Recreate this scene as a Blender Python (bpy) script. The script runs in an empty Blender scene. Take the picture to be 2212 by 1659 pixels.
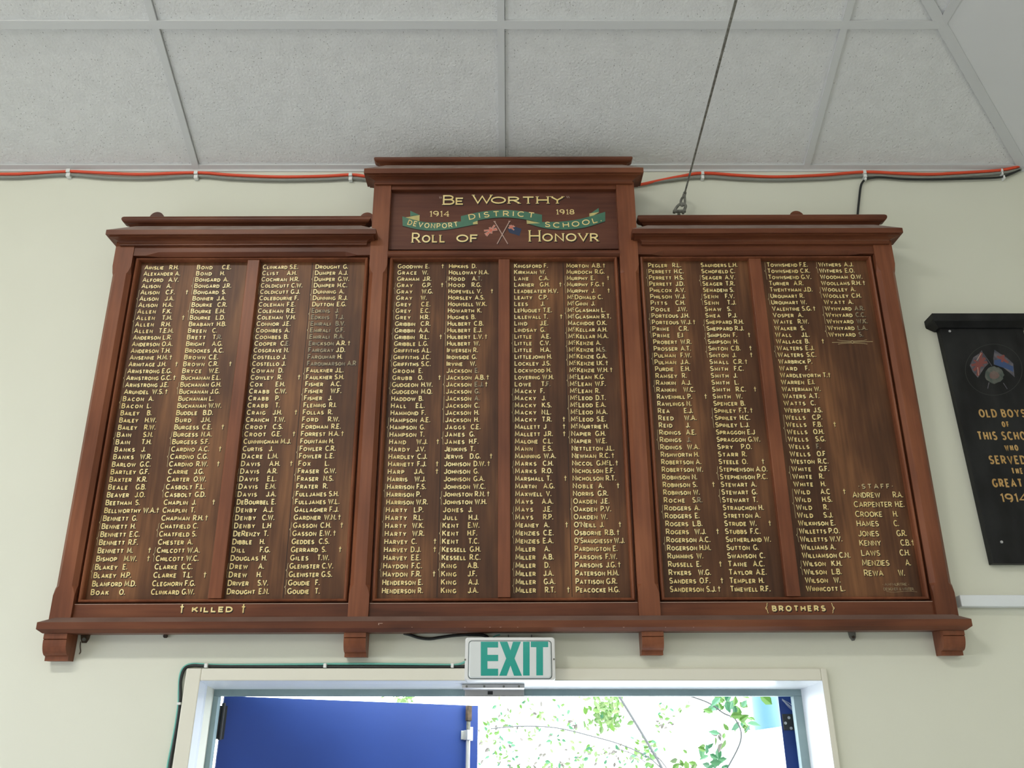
import bpy, math, random
from mathutils import Matrix, Vector
from math import sin, cos, tan, atan, atan2, pi, radians as R

# ------------------------------------------------------------------ camera, sky, lights, exposure
FPX, PITCH = 1850.0, R(23.87)
D, HC = 2.742, 1.85                       # distance to the wall, height of the lens
sc = bpy.context.scene
col = sc.collection
cd = bpy.data.cameras.new('camera'); cam = bpy.data.objects.new('camera', cd); col.objects.link(cam)
cd.sensor_fit = 'HORIZONTAL'; cd.sensor_width = 36.0; cd.lens = FPX / 2212 * 36
cd.clip_start = 0.02; cd.clip_end = 200
cam.location = (0, -D, HC); cam.rotation_euler = (R(90) + PITCH, 0, 0)
sc.camera = cam

w = bpy.data.worlds.new('sky'); sc.world = w; w.use_nodes = True
bg = w.node_tree.nodes['Background']; bg.inputs[0].default_value = (0.93, 1.0, 1.03, 1); bg.inputs[1].default_value = 8.0

def area(name, loc, rot, sx, sy, power, color):
    l = bpy.data.lights.new(name, 'AREA'); l.shape = 'RECTANGLE'; l.size = sx; l.size_y = sy
    l.energy = power; l.color = color
    o = bpy.data.objects.new(name, l); col.objects.link(o); o.location = loc; o.rotation_euler = rot
    return o
# added fill lights, no windows built: cool low left, neutral high at the rear
area('left_fill_light', (-4.15, -2.1, 1.35), (R(66), 0, R(-90)), 2.6, 1.5, 78, (0.95, 1.0, 1.17))
area('rear_fill_light', (-0.8, -8.6, 4.3), (R(78), 0, 0), 8.0, 1.4, 112, (1.0, .985, 0.95))
for lx_ in (-2.1, .2): area('overhead_fill_light', (lx_, -3.3, 4.95), (0, 0, 0), 1.3, .35, 74, (1.0, .97, .90))  # added overhead fill without fittings, so shade falls below the mouldings
sun = bpy.data.lights.new('sun', 'SUN'); sun.energy = 2.0; sun.angle = R(1); sun.color = (1, .97, .9)
so = bpy.data.objects.new('sun', sun); col.objects.link(so); so.rotation_euler = (R(38), R(12), 0); so.location = (3, 4, 9)

vs = sc.view_settings
vs.view_transform = 'Standard'; vs.look = 'None'; vs.gamma = 1; vs.use_curve_mapping = False; vs.exposure = 0.17

# ------------------------------------------------------------------ measuring: a sight line met with a real plane
def ray(px, py):
    x, yu = (px - 1106) / FPX, (829.5 - py) / FPX
    return Vector((x, cos(PITCH) - sin(PITCH) * yu, sin(PITCH) + cos(PITCH) * yu))
CAM = Vector((0, -D, HC))
def WP(px, py, y=0.0):
    d = ray(px, py); return CAM + d * ((y + D) / d.y)

LEAN, TILT = R(3.3), R(0.20)
PIV = WP(1090, 1366, -0.050)
BM = Matrix.Translation(PIV) @ Matrix.Rotation(-TILT, 4, 'Y') @ Matrix.Rotation(LEAN, 4, 'X')
BI = BM.inverted()
def BP(px, py, wv=0.0):                   # -> (u, v) on the honour board at relief wv
    o = BI @ CAM; d = BI.to_3x3() @ ray(px, py)
    p = o + d * ((-wv - o.y) / d.y); return p.x, p.z
BU = lambda px, py, wv=0.0: BP(px, py, wv)[0]
BV = lambda py, wv=0.0, px=1088: BP(px, py, wv)[1]

# ------------------------------------------------------------------ materials
def principled(name, color, rough=0.5, metal=0.0, spec=0.5):
    m = bpy.data.materials.new(name); m.use_nodes = True
    b = m.node_tree.nodes['Principled BSDF']
    b.inputs['Base Color'].default_value = (*color, 1); b.inputs['Roughness'].default_value = rough
    b.inputs['Metallic'].default_value = metal; b.inputs['Specular IOR Level'].default_value = spec
    return m
def noisy(name, c1, c2, scale=(1, 1, 1), nscale=6.0, detail=4, rough=0.5, bump=0.0, lo=0.35, hi=0.65, spec=0.5, bscale=None, dist=0.002):
    m = principled(name, c1, rough, 0, spec); nt = m.node_tree; N = nt.nodes; L = nt.links; b = N['Principled BSDF']
    tc = N.new('ShaderNodeTexCoord'); mp = N.new('ShaderNodeMapping'); mp.inputs['Scale'].default_value = scale
    no = N.new('ShaderNodeTexNoise'); no.inputs['Scale'].default_value = nscale; no.inputs['Detail'].default_value = detail
    cr = N.new('ShaderNodeValToRGB'); cr.color_ramp.elements[0].position = lo; cr.color_ramp.elements[1].position = hi
    cr.color_ramp.elements[0].color = (*c1, 1); cr.color_ramp.elements[1].color = (*c2, 1)
    L.new(tc.outputs['Object'], mp.inputs[0]); L.new(mp.outputs[0], no.inputs['Vector'])
    L.new(no.outputs['Fac'], cr.inputs[0]); L.new(cr.outputs[0], b.inputs['Base Color'])
    if bump:
        n2 = no
        if bscale:
            n2 = N.new('ShaderNodeTexNoise'); n2.inputs['Scale'].default_value = bscale; n2.inputs['Detail'].default_value = 2
            L.new(tc.outputs['Object'], n2.inputs['Vector'])
        bp = N.new('ShaderNodeBump'); bp.inputs['Strength'].default_value = bump; bp.inputs['Distance'].default_value = dist
        L.new(n2.outputs['Fac'], bp.inputs['Height']); L.new(bp.outputs[0], b.inputs['Normal'])
    return m
def wood(name, dark, mid, light, vertical=True, rough=0.38):
    m = principled(name, mid, rough, 0, 0.25); nt = m.node_tree; N = nt.nodes; L = nt.links; b = N['Principled BSDF']
    tc = N.new('ShaderNodeTexCoord')
    def nz(scale, ns, det):
        mp = N.new('ShaderNodeMapping'); mp.inputs['Scale'].default_value = scale
        no = N.new('ShaderNodeTexNoise'); no.inputs['Scale'].default_value = ns; no.inputs['Detail'].default_value = det
        L.new(tc.outputs['Object'], mp.inputs[0]); L.new(mp.outputs[0], no.inputs['Vector']); return no
    g = nz((14, 14, .8) if vertical else (.8, 14, 14), 6, 5)
    p = nz((2.4, 2, .7) if vertical else (.7, 2, 2.4), 3.2, 3)
    cr = N.new('ShaderNodeValToRGB'); e = cr.color_ramp.elements
    e[0].position = .3; e[0].color = (*dark, 1); e[1].position = .72; e[1].color = (*light, 1)
    k = e.new(.5); k.color = (*mid, 1)
    mx = N.new('ShaderNodeMath'); mx.operation = 'MULTIPLY_ADD'; mx.inputs[1].default_value = .32
    sb = N.new('ShaderNodeMath'); sb.operation = 'MULTIPLY_ADD'; sb.inputs[1].default_value = .78; sb.inputs[2].default_value = -.05
    L.new(p.outputs['Fac'], sb.inputs[0]); L.new(g.outputs['Fac'], mx.inputs[0]); L.new(sb.outputs[0], mx.inputs[2])
    L.new(mx.outputs[0], cr.inputs[0]); L.new(cr.outputs[0], b.inputs['Base Color'])
    bp = N.new('ShaderNodeBump'); bp.inputs['Strength'].default_value = .12; bp.inputs['Distance'].default_value = .001
    L.new(g.outputs['Fac'], bp.inputs['Height']); L.new(bp.outputs[0], b.inputs['Normal'])
    return m
def speckle(name, base, dot):             # mineral-fibre ceiling tile: pebbled, with pin holes
    m = noisy(name, base, tuple(c * 1.06 for c in base), nscale=20, rough=.9, bump=.55, bscale=105, spec=.1, dist=.006)
    nt = m.node_tree; N = nt.nodes; L = nt.links; b = N['Principled BSDF']; cr = [n for n in N if n.type == 'VALTORGB'][0]
    tc = [n for n in N if n.type == 'TEX_COORD'][0]
    vo = N.new('ShaderNodeTexVoronoi'); vo.inputs['Scale'].default_value = 95; L.new(tc.outputs['Object'], vo.inputs['Vector'])
    lt = N.new('ShaderNodeMath'); lt.operation = 'LESS_THAN'; lt.inputs[1].default_value = .17
    L.new(vo.outputs['Distance'], lt.inputs[0])
    hs = N.new('ShaderNodeSeparateColor'); L.new(vo.outputs['Color'], hs.inputs[0])
    g2 = N.new('ShaderNodeMath'); g2.operation = 'GREATER_THAN'; g2.inputs[1].default_value = .70; L.new(hs.outputs[0], g2.inputs[0])
    ml = N.new('ShaderNodeMath'); ml.operation = 'MULTIPLY'; L.new(lt.outputs[0], ml.inputs[0]); L.new(g2.outputs[0], ml.inputs[1])
    mx = N.new('ShaderNodeMix'); mx.data_type = 'RGBA'; mx.inputs[7].default_value = (*dot, 1)
    L.new(ml.outputs[0], mx.inputs[0]); L.new(cr.outputs[0], mx.inputs[6]); L.new(mx.outputs[2], b.inputs['Base Color'])
    return m

M = {
 'wall': noisy('cream_wall_paint', (.74, .745, .64), (.77, .775, .67), nscale=1.3, rough=.6, bump=.06, bscale=260, spec=.25, dist=.001),
 'trimw': principled('cream_gloss_trim', (.78, .76, .66), .4),
 'lining': principled('white_door_lining', (.80, .84, .88), .35),
 'frame': noisy('grey_green_door_frame', (.22, .31, .33), (.28, .38, .40), nscale=9, rough=.45),
 'tile': speckle('pebbled_ceiling_tile', (.725, .735, .735), (.40, .40, .39)),
 'grid': principled('ceiling_grid_paint', (.655, .67, .675), .55),
 'plaster': noisy('smooth_ceiling_plaster', (.74, .755, .76), (.77, .78, .785), nscale=2, rough=.6),
 'void': principled('dark_ceiling_void', (.03, .03, .03), .9),
 'floor': noisy('grey_vinyl_floor', (.34, .35, .36), (.39, .40, .41), nscale=2, rough=.4),
 'woodv': wood('red_stained_timber_upright', (.115, .037, .018), (.20, .066, .031), (.30, .108, .05), True),
 'woodh': wood('red_stained_timber_rail', (.068, .021, .0105), (.132, .041, .019), (.205, .070, .032), False),
 'panel': wood('brown_stained_panel', (.052, .021, .011), (.110, .046, .021), (.26, .115, .048), True, .42),
 'header': wood('brown_header_panel', (.070, .024, .015), (.115, .040, .024), (.16, .062, .036), False, .42),
 'dust': noisy('dusty_timber_top', (.22, .15, .125), (.32, .24, .21), nscale=14, rough=.8),
 'gold': noisy('gilt_paint', (.80, .61, .24), (.95, .79, .38), nscale=16, rough=.35, spec=.5),
 'worn': noisy('worn_gilt_paint', (.20, .16, .11), (.48, .38, .20), nscale=60, rough=.5),
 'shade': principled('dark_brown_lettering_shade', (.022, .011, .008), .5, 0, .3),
 'line': principled('pale_gilt_line', (.66, .52, .27), .4),
 'green': noisy('green_ribbon_paint', (.045, .15, .095), (.07, .19, .12), nscale=14, rough=.5),
 'rgold': noisy('ribbon_back_paint', (.42, .36, .13), (.60, .52, .20), nscale=25, rough=.5),
 'navy': principled('navy_paint', (.012, .028, .075), .5),
 'redp': principled('faded_red_paint', (.62, .15, .09), .5),
 'whitep': principled('aged_white_paint', (.55, .42, .36), .5),
 'pole': principled('pale_pink_pole_paint', (.50, .33, .27), .5),
 'orange': principled('orange_cable_sheath', (.80, .085, .030), .4),
 'greyc': principled('grey_cable_sheath', (.26, .27, .24), .5),
 'black': principled('black_cable_sheath', (.012, .014, .014), .4),
 'teal': principled('teal_cable_sheath', (.16, .50, .42), .4),
 'clip': principled('white_plastic_clip', (.82, .84, .82), .4),
 'plastic': principled('white_sign_plastic', (.78, .79, .79), .35),
 'sface': principled('sign_diffuser', (.72, .76, .77), .15),
 'slip': principled('sign_gasket', (.14, .17, .17), .5),
 'exit': principled('exit_green', (.004, .34, .285), .2),
 'steel': principled('galvanised_steel', (.50, .50, .52), .4, .6),
 'steeld': noisy('weathered_steel', (.10, .10, .085), (.24, .24, .21), nscale=60, rough=.45),
 'rust': noisy('rusty_steel', (.035, .025, .018), (.10, .065, .04), nscale=60, rough=.8),
 'blue': noisy('blue_door_paint', (.010, .036, .19), (.014, .045, .225), nscale=2.5, rough=.4, spec=.4),
 'hinge': principled('black_hinge', (.016, .018, .022), .4),
 'web': principled('cobweb', (.42, .44, .50), .8),
 'slate': noisy('blackened_board', (.006, .006, .007), (.019, .020, .0215), scale=(5, 5, 2.2), nscale=2.6, rough=.5, spec=.25),
 'slatel': principled('thin_scribed_line', (.028, .031, .031), .6),
 'pgold': noisy('old_ochre_lettering', (.42, .24, .07), (.60, .38, .14), nscale=50, rough=.5),
 'fblue': principled('faded_blue_paint', (.035, .07, .18), .6),
 'fred': principled('faded_flag_red', (.20, .052, .045), .6),
 'fgrey': noisy('faded_flag_grey', (.06, .06, .08), (.14, .125, .14), nscale=50, rough=.7),
 'wreath': noisy('faded_wreath', (.06, .08, .07), (.13, .13, .115), nscale=40, rough=.8),
 'wreathr': noisy('faded_wreath_red', (.15, .085, .075), (.17, .135, .12), nscale=40, rough=.8),
 'leaf': noisy('sunlit_leaf', (.035, .120, .012), (.075, .165, .018), nscale=3, rough=.5),
 'leafc': noisy('cool_leaf', (.016, .105, .055), (.035, .14, .055), nscale=3, rough=.5),
 'leafp': noisy('pale_leaf', (.065, .135, .035), (.11, .175, .055), nscale=3, rough=.5),
 'leafb': noisy('brown_leaf', (.065, .06, .052), (.10, .092, .08), nscale=3, rough=.5),
 'bark': principled('grey_bark', (.06, .064, .068), .8),
 'render': principled('white_rendered_wall', (.86, .88, .88), .7),
 'pipe': principled('pale_blue_pipe', (.034, .10, .15), .4),
 'ground': principled('pale_concrete', (.55, .55, .53), .8),
 'sillt': noisy('dusty_sill_top', (.15, .085, .065), (.20, .12, .095), nscale=9, rough=.7),
 'chip': principled('chipped_pale_timber', (.50, .34, .27), .8),
}

# ------------------------------------------------------------------ mesh building
class MB:
    def __init__(s): s.v, s.f, s.m, s.mats = [], [], [], []
    def mi(s, m):
        if m not in s.mats: s.mats.append(m)
        return s.mats.index(m)
    def face(s, pts, m):
        n = len(s.v); s.v += [tuple(p) for p in pts]; s.f.append(tuple(range(n, n + len(pts)))); s.m.append(s.mi(m))
    def grid(s, rows, m, close=False):   # rows of equal length, shared vertices
        n = len(s.v); k = len(rows[0])
        for r in rows: s.v += [tuple(p) for p in r]
        for i in range(len(rows) - 1):
            for j in range(k if close else k - 1):
                a, b = n + i * k + j, n + i * k + (j + 1) % k
                s.f.append((a, b, b + k, a + k)); s.m.append(s.mi(m))
    def cap(s, row, m): s.face(row, m)
    def box(s, x0, x1, y0, y1, z0, z1, m):
        n = len(s.v)
        s.v += [(x0,y0,z0),(x1,y0,z0),(x1,y1,z0),(x0,y1,z0),(x0,y0,z1),(x1,y0,z1),(x1,y1,z1),(x0,y1,z1)]
        for q in ((0,3,2,1),(4,5,6,7),(0,1,5,4),(1,2,6,5),(2,3,7,6),(3,0,4,7)):
            s.f.append(tuple(n + i for i in q)); s.m.append(s.mi(m))
    def bbox(s, u0, u1, v0, v1, w0, w1, m): s.box(u0, u1, -w1, -w0, v0, v1, m)   # board space
    def loft(s, rings, m, caps=True):
        s.grid(rings, m, True)
        if caps: s.cap(rings[0][::-1], m); s.cap(rings[-1], m)
    def tube(s, pts, r, m, n=8, caps=True):
        pts = [Vector(p) for p in pts]; rings = []; prev = None
        for i, p in enumerate(pts):
            t = (pts[min(i + 1, len(pts) - 1)] - pts[max(i - 1, 0)]).normalized()
            if prev is None:
                a = Vector((0, 0, 1)) if abs(t.z) < .9 else Vector((1, 0, 0)); x = t.cross(a).normalized()
            else: x = (prev - t * prev.dot(t)).normalized()
            prev = x; y = t.cross(x); rr = r[i] if isinstance(r, (list, tuple)) else r
            rings.append([p + (x * cos(2*pi*k/n) + y * sin(2*pi*k/n)) * rr for k in range(n)])
        s.loft(rings, m, caps)
    def build(s, name, parent=None, bevel=0, smooth=False, merge=False):
        me = bpy.data.meshes.new(name); me.from_pydata(s.v, [], s.f)
        for m in s.mats: me.materials.append(M[m])
        me.polygons.foreach_set('material_index', s.m)
        if smooth: me.polygons.foreach_set('use_smooth', [True] * len(s.f))
        me.update()
        o = bpy.data.objects.new(name, me); col.objects.link(o)
        if parent: o.parent = parent
        if bevel:
            b = o.modifiers.new('edge', 'BEVEL'); b.width = bevel; b.segments = 2; b.limit_method = 'ANGLE'; b.angle_limit = R(40)
        return o
def empty(name, loc=(0, 0, 0), rot=(0, 0, 0)):
    o = bpy.data.objects.new(name, None); col.objects.link(o); o.location = loc; o.rotation_euler = rot
    o.empty_display_size = .1; return o
def tag(o, label, cat, group=None, kind=None):
    o['label'] = label; o['category'] = cat
    if group: o['group'] = group
    if kind: o['kind'] = kind
    return o
def struct(o): o['kind'] = 'structure'; return o
def spline(pts, n=8):
    pts = [Vector(p) for p in pts]; out = []
    P = [2 * pts[0] - pts[1]] + pts + [2 * pts[-1] - pts[-2]]
    for i in range(1, len(P) - 2):
        a, b, c, d = P[i-1:i+3]
        for k in range(n):
            t = k / n
            out.append(.5 * ((2*b) + (c - a)*t + (2*a - 5*b + 4*c - d)*t*t + (3*b - a - 3*c + d)*t**3))
    return out + [pts[-1]]

# ------------------------------------------------------------------ room shell
ZC = WP(1106, 366, 0).z                       # where the raked ceiling meets the wall
XR = WP(2209, 350, 0).x                       # right-hand corner of the hall
XL, YB, SL, RUN = -4.2, -9.5, tan(R(21.8)), 2.6
ZT = ZC + SL * RUN
dl, dr, dt = WP(426, 1545).x - .0, WP(1782, 1545).x, WP(1106, 1471.5).z     # architrave inner edges
b = MB()
b.box(XL, dl, 0, .2, 0, ZC + .15, 'wall'); b.box(dr, XR + .2, 0, .2, 0, ZC + .15, 'wall'); b.box(dl, dr, 0, .2, dt, ZC + .15, 'wall')
struct(b.build('wall_front'))
b = MB(); b.box(XL - .2, XL, YB, .2, 0, ZT + .3, 'wall'); struct(b.build('wall_left'))
b = MB(); b.box(XR, XR + .2, YB, 0, 0, ZC + .1, 'wall'); struct(b.build('wall_right'))
b = MB(); b.box(XL, XR, YB - .2, YB, 0, ZT + .3, 'wall'); struct(b.build('wall_back'))
b = MB(); b.box(XL - .2, XR + .2, YB - .2, .2, -.1, 0, 'floor'); struct(b.build('floor'))

# raked ceiling with a hip into the right-hand corner; lay-in tiles over a painted grid
def CF(x, r): return Vector((x, -r, ZC + SL * r))            # front slope, r = plan distance from the wall
def CR(y, r): return Vector((XR - r, y, ZC + SL * r))        # right slope
nF = Vector((0, -SL, -1)).normalized(); nR = Vector((-SL, 0, -1)).normalized()   # into the room
r1 = -(lambda d: CAM + d * ((ZC - HC + SL * D * -1 + 0) * 0))(ray(1106, 50)).y * 0
d = ray(1106, 53); t = (ZC - HC - SL * D + 0) / (d.z + SL * d.y)
# plane z = ZC - SL*y ; ray CAM + d t :  HC + d.z t = ZC - SL(-D + d.y t)
t = (ZC - HC + SL * D) / (d.z + SL * d.y); r1 = -(CAM + d * t).y
lines = [WP(p, 364).x for p in (-233, 425, 1085, 1740)]
lines = [lines[1] - (lines[2] - lines[1]) * k for k in (4, 3, 2, 1)] + lines[1:]
ceil = MB(); tg = .0035
def ftile(x0, x1, ra, rb):                                    # clipped by the hip x = XR - r
    off = nF * -.006
    lim = lambda r: XR - r
    pts = [(x0, ra), (min(x1, lim(ra)), ra), (min(x1, lim(rb)), rb), (x0, rb)]
    if x1 > lim(rb) and x1 < lim(ra): pts = [(x0, ra), (x1, ra), (x1, XR - x1), (lim(rb), rb), (x0, rb)]
    ceil.face([CF(x, r) + off for x, r in pts], 'tile')
cuts = [XL] + lines + [XR]
rows = [0.0, r1, r1 + .557, r1 + 1.114, r1 + 1.671, RUN]
for i in range(len(cuts) - 1):
    for j in range(len(rows) - 1):
        x0, x1 = cuts[i] + .014, cuts[i + 1] + .0095
        if x0 > XR - rows[j]: continue
        if i == len(cuts) - 2: x1 = XR - rows[j] + .0001
        ftile(x0, x1, rows[j] + .001, rows[j + 1] - .002)
ceil.face([CR(0, 0), CR(-r1, r1), CR(YB, r1), CR(YB, 0)], 'plaster')                     # smooth lower band of the right slope
ceil.face([p - nR * .006 for p in (CR(-r1, r1 + .004), CR(-RUN, RUN), CR(YB, RUN), CR(YB, r1 + .004))], 'tile')
ceil.face([(XL, -RUN, ZT), (XR - RUN, -RUN, ZT), (XR - RUN, YB, ZT), (XL, YB, ZT)], 'tile')
k = nF * -.05; ceil.face([CF(XL, 0) + k, CF(XR, 0) + k, CF(XR - RUN, RUN) + k, CF(XL, RUN) + k], 'void')
k = nR * -.05; ceil.face([CR(0, 0) + k, CR(-RUN, RUN) + k, CR(YB, RUN) + k, CR(YB, 0) + k], 'void')
co = struct(ceil.build('ceiling'))
g = MB()
def tbar(p, q, half, n, th=.004, m='grid'):
    p, q = Vector(p), Vector(q); s = (q - p).cross(n).normalized() * half
    lo = [p - s + n * th, p + s + n * th, q + s + n * th, q - s + n * th]; hi = [x - n * (th + .008) for x in (p - s, p + s, q + s, q - s)]
    g.face(lo, m)
    for i in range(4): g.face([lo[i], lo[(i + 1) % 4], hi[(i + 1) % 4] + n * th * 0, hi[i]], m)
for x in lines: tbar(CF(x, .0), CF(x, min(RUN, XR - x)), .0125, nF)
for r in rows[1:-1]: tbar(CF(XL, r), CF(XR - r, r), .014, nF, .0045)
tbar(CR(-r1, r1), CR(YB, r1), .014, nR); tbar(CF(XR, 0), CF(XR - RUN, RUN), .017, (nF + nR).normalized(), .007)
for r in (r1 + .557, r1 + 1.114): tbar(CR(-r, r), CR(YB, r), .012, nR)
g.build('ceiling_grid', co)
g = MB()                                                       # angle trim along the top of the wall
zt = ZC; zb = WP(700, 371.5).z
g.box(XL, XR, -.004, 0, zb, zt + .004, 'grid'); tbar(CF(XL, .010), CF(XR - .01, .010), .010, nF, .003)
struct(g.build('trim_1'))

# ------------------------------------------------------------------ doorway
ox0, ox1 = WP(388, 1545, -.018).x, WP(1800, 1545, -.018).x; ot = WP(1106, 1443.5, -.018).z
AY = -.018
a = MB()
a.box(ox0, dl, AY, -.0005, 0, ot, 'trimw'); a.box(dr, ox1, AY, -.0005, 0, ot, 'trimw'); a.box(dl, dr, AY, -.0005, dt, ot, 'trimw')
ar = a.build('trim_2', None, .003); struct(ar)
# white lining of the reveal, then the grey-green rebated frame
RY = .125
lx, rx, lt = dl + .002, dr - .002, dt - .002
fl, fr = WP(447.5, 1545, RY).x, WP(1737, 1545, RY).x; ft = WP(1106, 1489, RY).z
a = MB()
def reveal(a, x0, x1, z, xi0, xi1, zi, y0, y1, m):            # tapered box ring from front to back
    a.face([(x0, y0, 0), (xi0, y1, 0), (xi0, y1, zi), (x0, y0, z)], m)
    a.face([(x1, y0, 0), (x1, y0, z), (xi1, y1, zi), (xi1, y1, 0)], m)
    a.face([(x0, y0, z), (xi0, y1, zi), (xi1, y1, zi), (x1, y0, z)], m)
reveal(a, dl, dr, dt, dl + .006, dr - .006, dt - .006, AY, 0.02, 'lining')
reveal(a, dl + .006, dr - .006, dt - .006, fl, fr, ft, .02, RY, 'lining')
struct(a.build('trim_3'))
gl, gr = WP(467, 1545, RY).x, WP(1718.5, 1545, RY).x; gt = WP(1106, 1503.5, RY).z
a = MB()
a.box(fl - .03, gl, RY, RY + .03, 0, gt, 'frame'); a.box(gr, fr + .03, RY, RY + .03, 0, gt, 'frame'); a.box(fl - .03, fr + .03, RY, RY + .03, gt, ft + .03, 'frame')
struct(a.build('trim_4', None, .002))


# left leaf, swung outward
def leaf(name, hinge, ang, width, thick, z1, sgn):
    o = empty(name, hinge, (0, 0, ang)); struct(o)
    b = MB(); b.box(0, width, 0, thick, .01, z1, 'blue'); b.build('door_leaf', o, .001)
    return o
HY = RY + .040
pl = WP(485, 1506, HY)
z1 = pl.z + .004
ang = R(33)
dL = leaf('door_1', (pl.x, HY, 0), ang, .945, .012, z1, 1)
# rod bolt near the closing edge of the left leaf (local x along the leaf, -y towards the room)
bx = .895
b = MB(); b.tube([(bx, -.014, .9), (bx, -.014, z1 - .085)], .008, 'steel', 10)
bolt = b.build('rod_bolt', dL, 0, True)
b = MB(); b.box(bx - .009, bx + .009, -.024, -.006, z1 - .055, z1 - .002, 'rust'); b.box(bx - .006, bx + .006, -.020, -.008, z1 - .085, z1 - .055, 'steeld'); b.build('bolt_tip', bolt, .002)
b = MB(); b.box(bx - .024, bx - .010, -.006, 0, z1 - .118, z1 - .088, 'steel'); b.box(bx - .012, bx + .011, -.028, 0, z1 - .12, z1 - .086, 'steel')
b.box(bx + .010, bx + .024, -.008, 0, z1 - .122, z1 - .075, 'clip'); b.build('bolt_guide', bolt, .0015)
b = MB(); b.tube([(0.0, -.004, z1 - .13), (0.0, -.004, z1 - .022)], .006, 'hinge', 10); b.box(0.004, .013, -.003, -.0004, z1 - .128, z1 - .03, 'hinge'); b.box(-.014, -.002, -.003, -.0004, z1 - .128, z1 - .03, 'hinge')
b.build('hinge', dL)
# right leaf, folded right back so that only its hinge edge is seen
pr0 = WP(1682, 1520, HY + .02); pr1 = WP(1711, 1520, HY + .02)
ww = pr1.x - pr0.x
dR = empty('door_2', (pr1.x, HY + .02, 0)); struct(dR)
b = MB(); a2 = R(60)
ex, ey = cos(a2), sin(a2)
q = [(-ww, 0), (0, 0), (.90 * ex, .90 * ey), (.90 * ex - ww, .90 * ey)]
b.loft([[(x, y, .01) for x, y in q], [(x, y, gt + .02) for x, y in q]], 'blue'); b.build('door_leaf', dR, .002)
hz = WP(1700, 1560, HY + .02).z
b = MB(); b.box(-ww + .006, .001, -.004, -.0005, hz - .024, hz + .024, 'hinge')
hp = b.build('hinge_plate', dR, .001)
for sx_, sz_ in ((-.017, .013), (-.03, -.003), (-.014, -.018)):
    b = MB(); b.tube([(sx_, -.0055, hz + sz_), (sx_, -.004, hz + sz_)], .0045, 'steel', 12); b.build('screw', hp)
b = MB(); b.tube([(.009, -.004, hz - .07), (.009, -.004, hz + .055)], .006, 'hinge', 10); b.build('hinge_knuckle', dR, 0, True)
b = MB()
rnd = random.Random(4)
for k in range(9):
    p0 = Vector((-ww + .008 + .003 * rnd.random(), -.012, gt - .005 - .006 * rnd.random())); p1 = Vector((.012 + .004 * rnd.random(), -.010, hz + .02 + .012 * rnd.random()))
    mid = (p0 + p1) / 2 + Vector((rnd.uniform(-.006, .006), -.004, rnd.uniform(-.008, .004)))
    b.tube(spline([p0, mid, p1], 5), .0005, 'web', 4)
cw = b.build('cobweb'); cw.location = dR.location
tag(cw, 'wisp of grey cobweb strung across the corner of the right blue door', 'cobweb', None, 'stuff')

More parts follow.
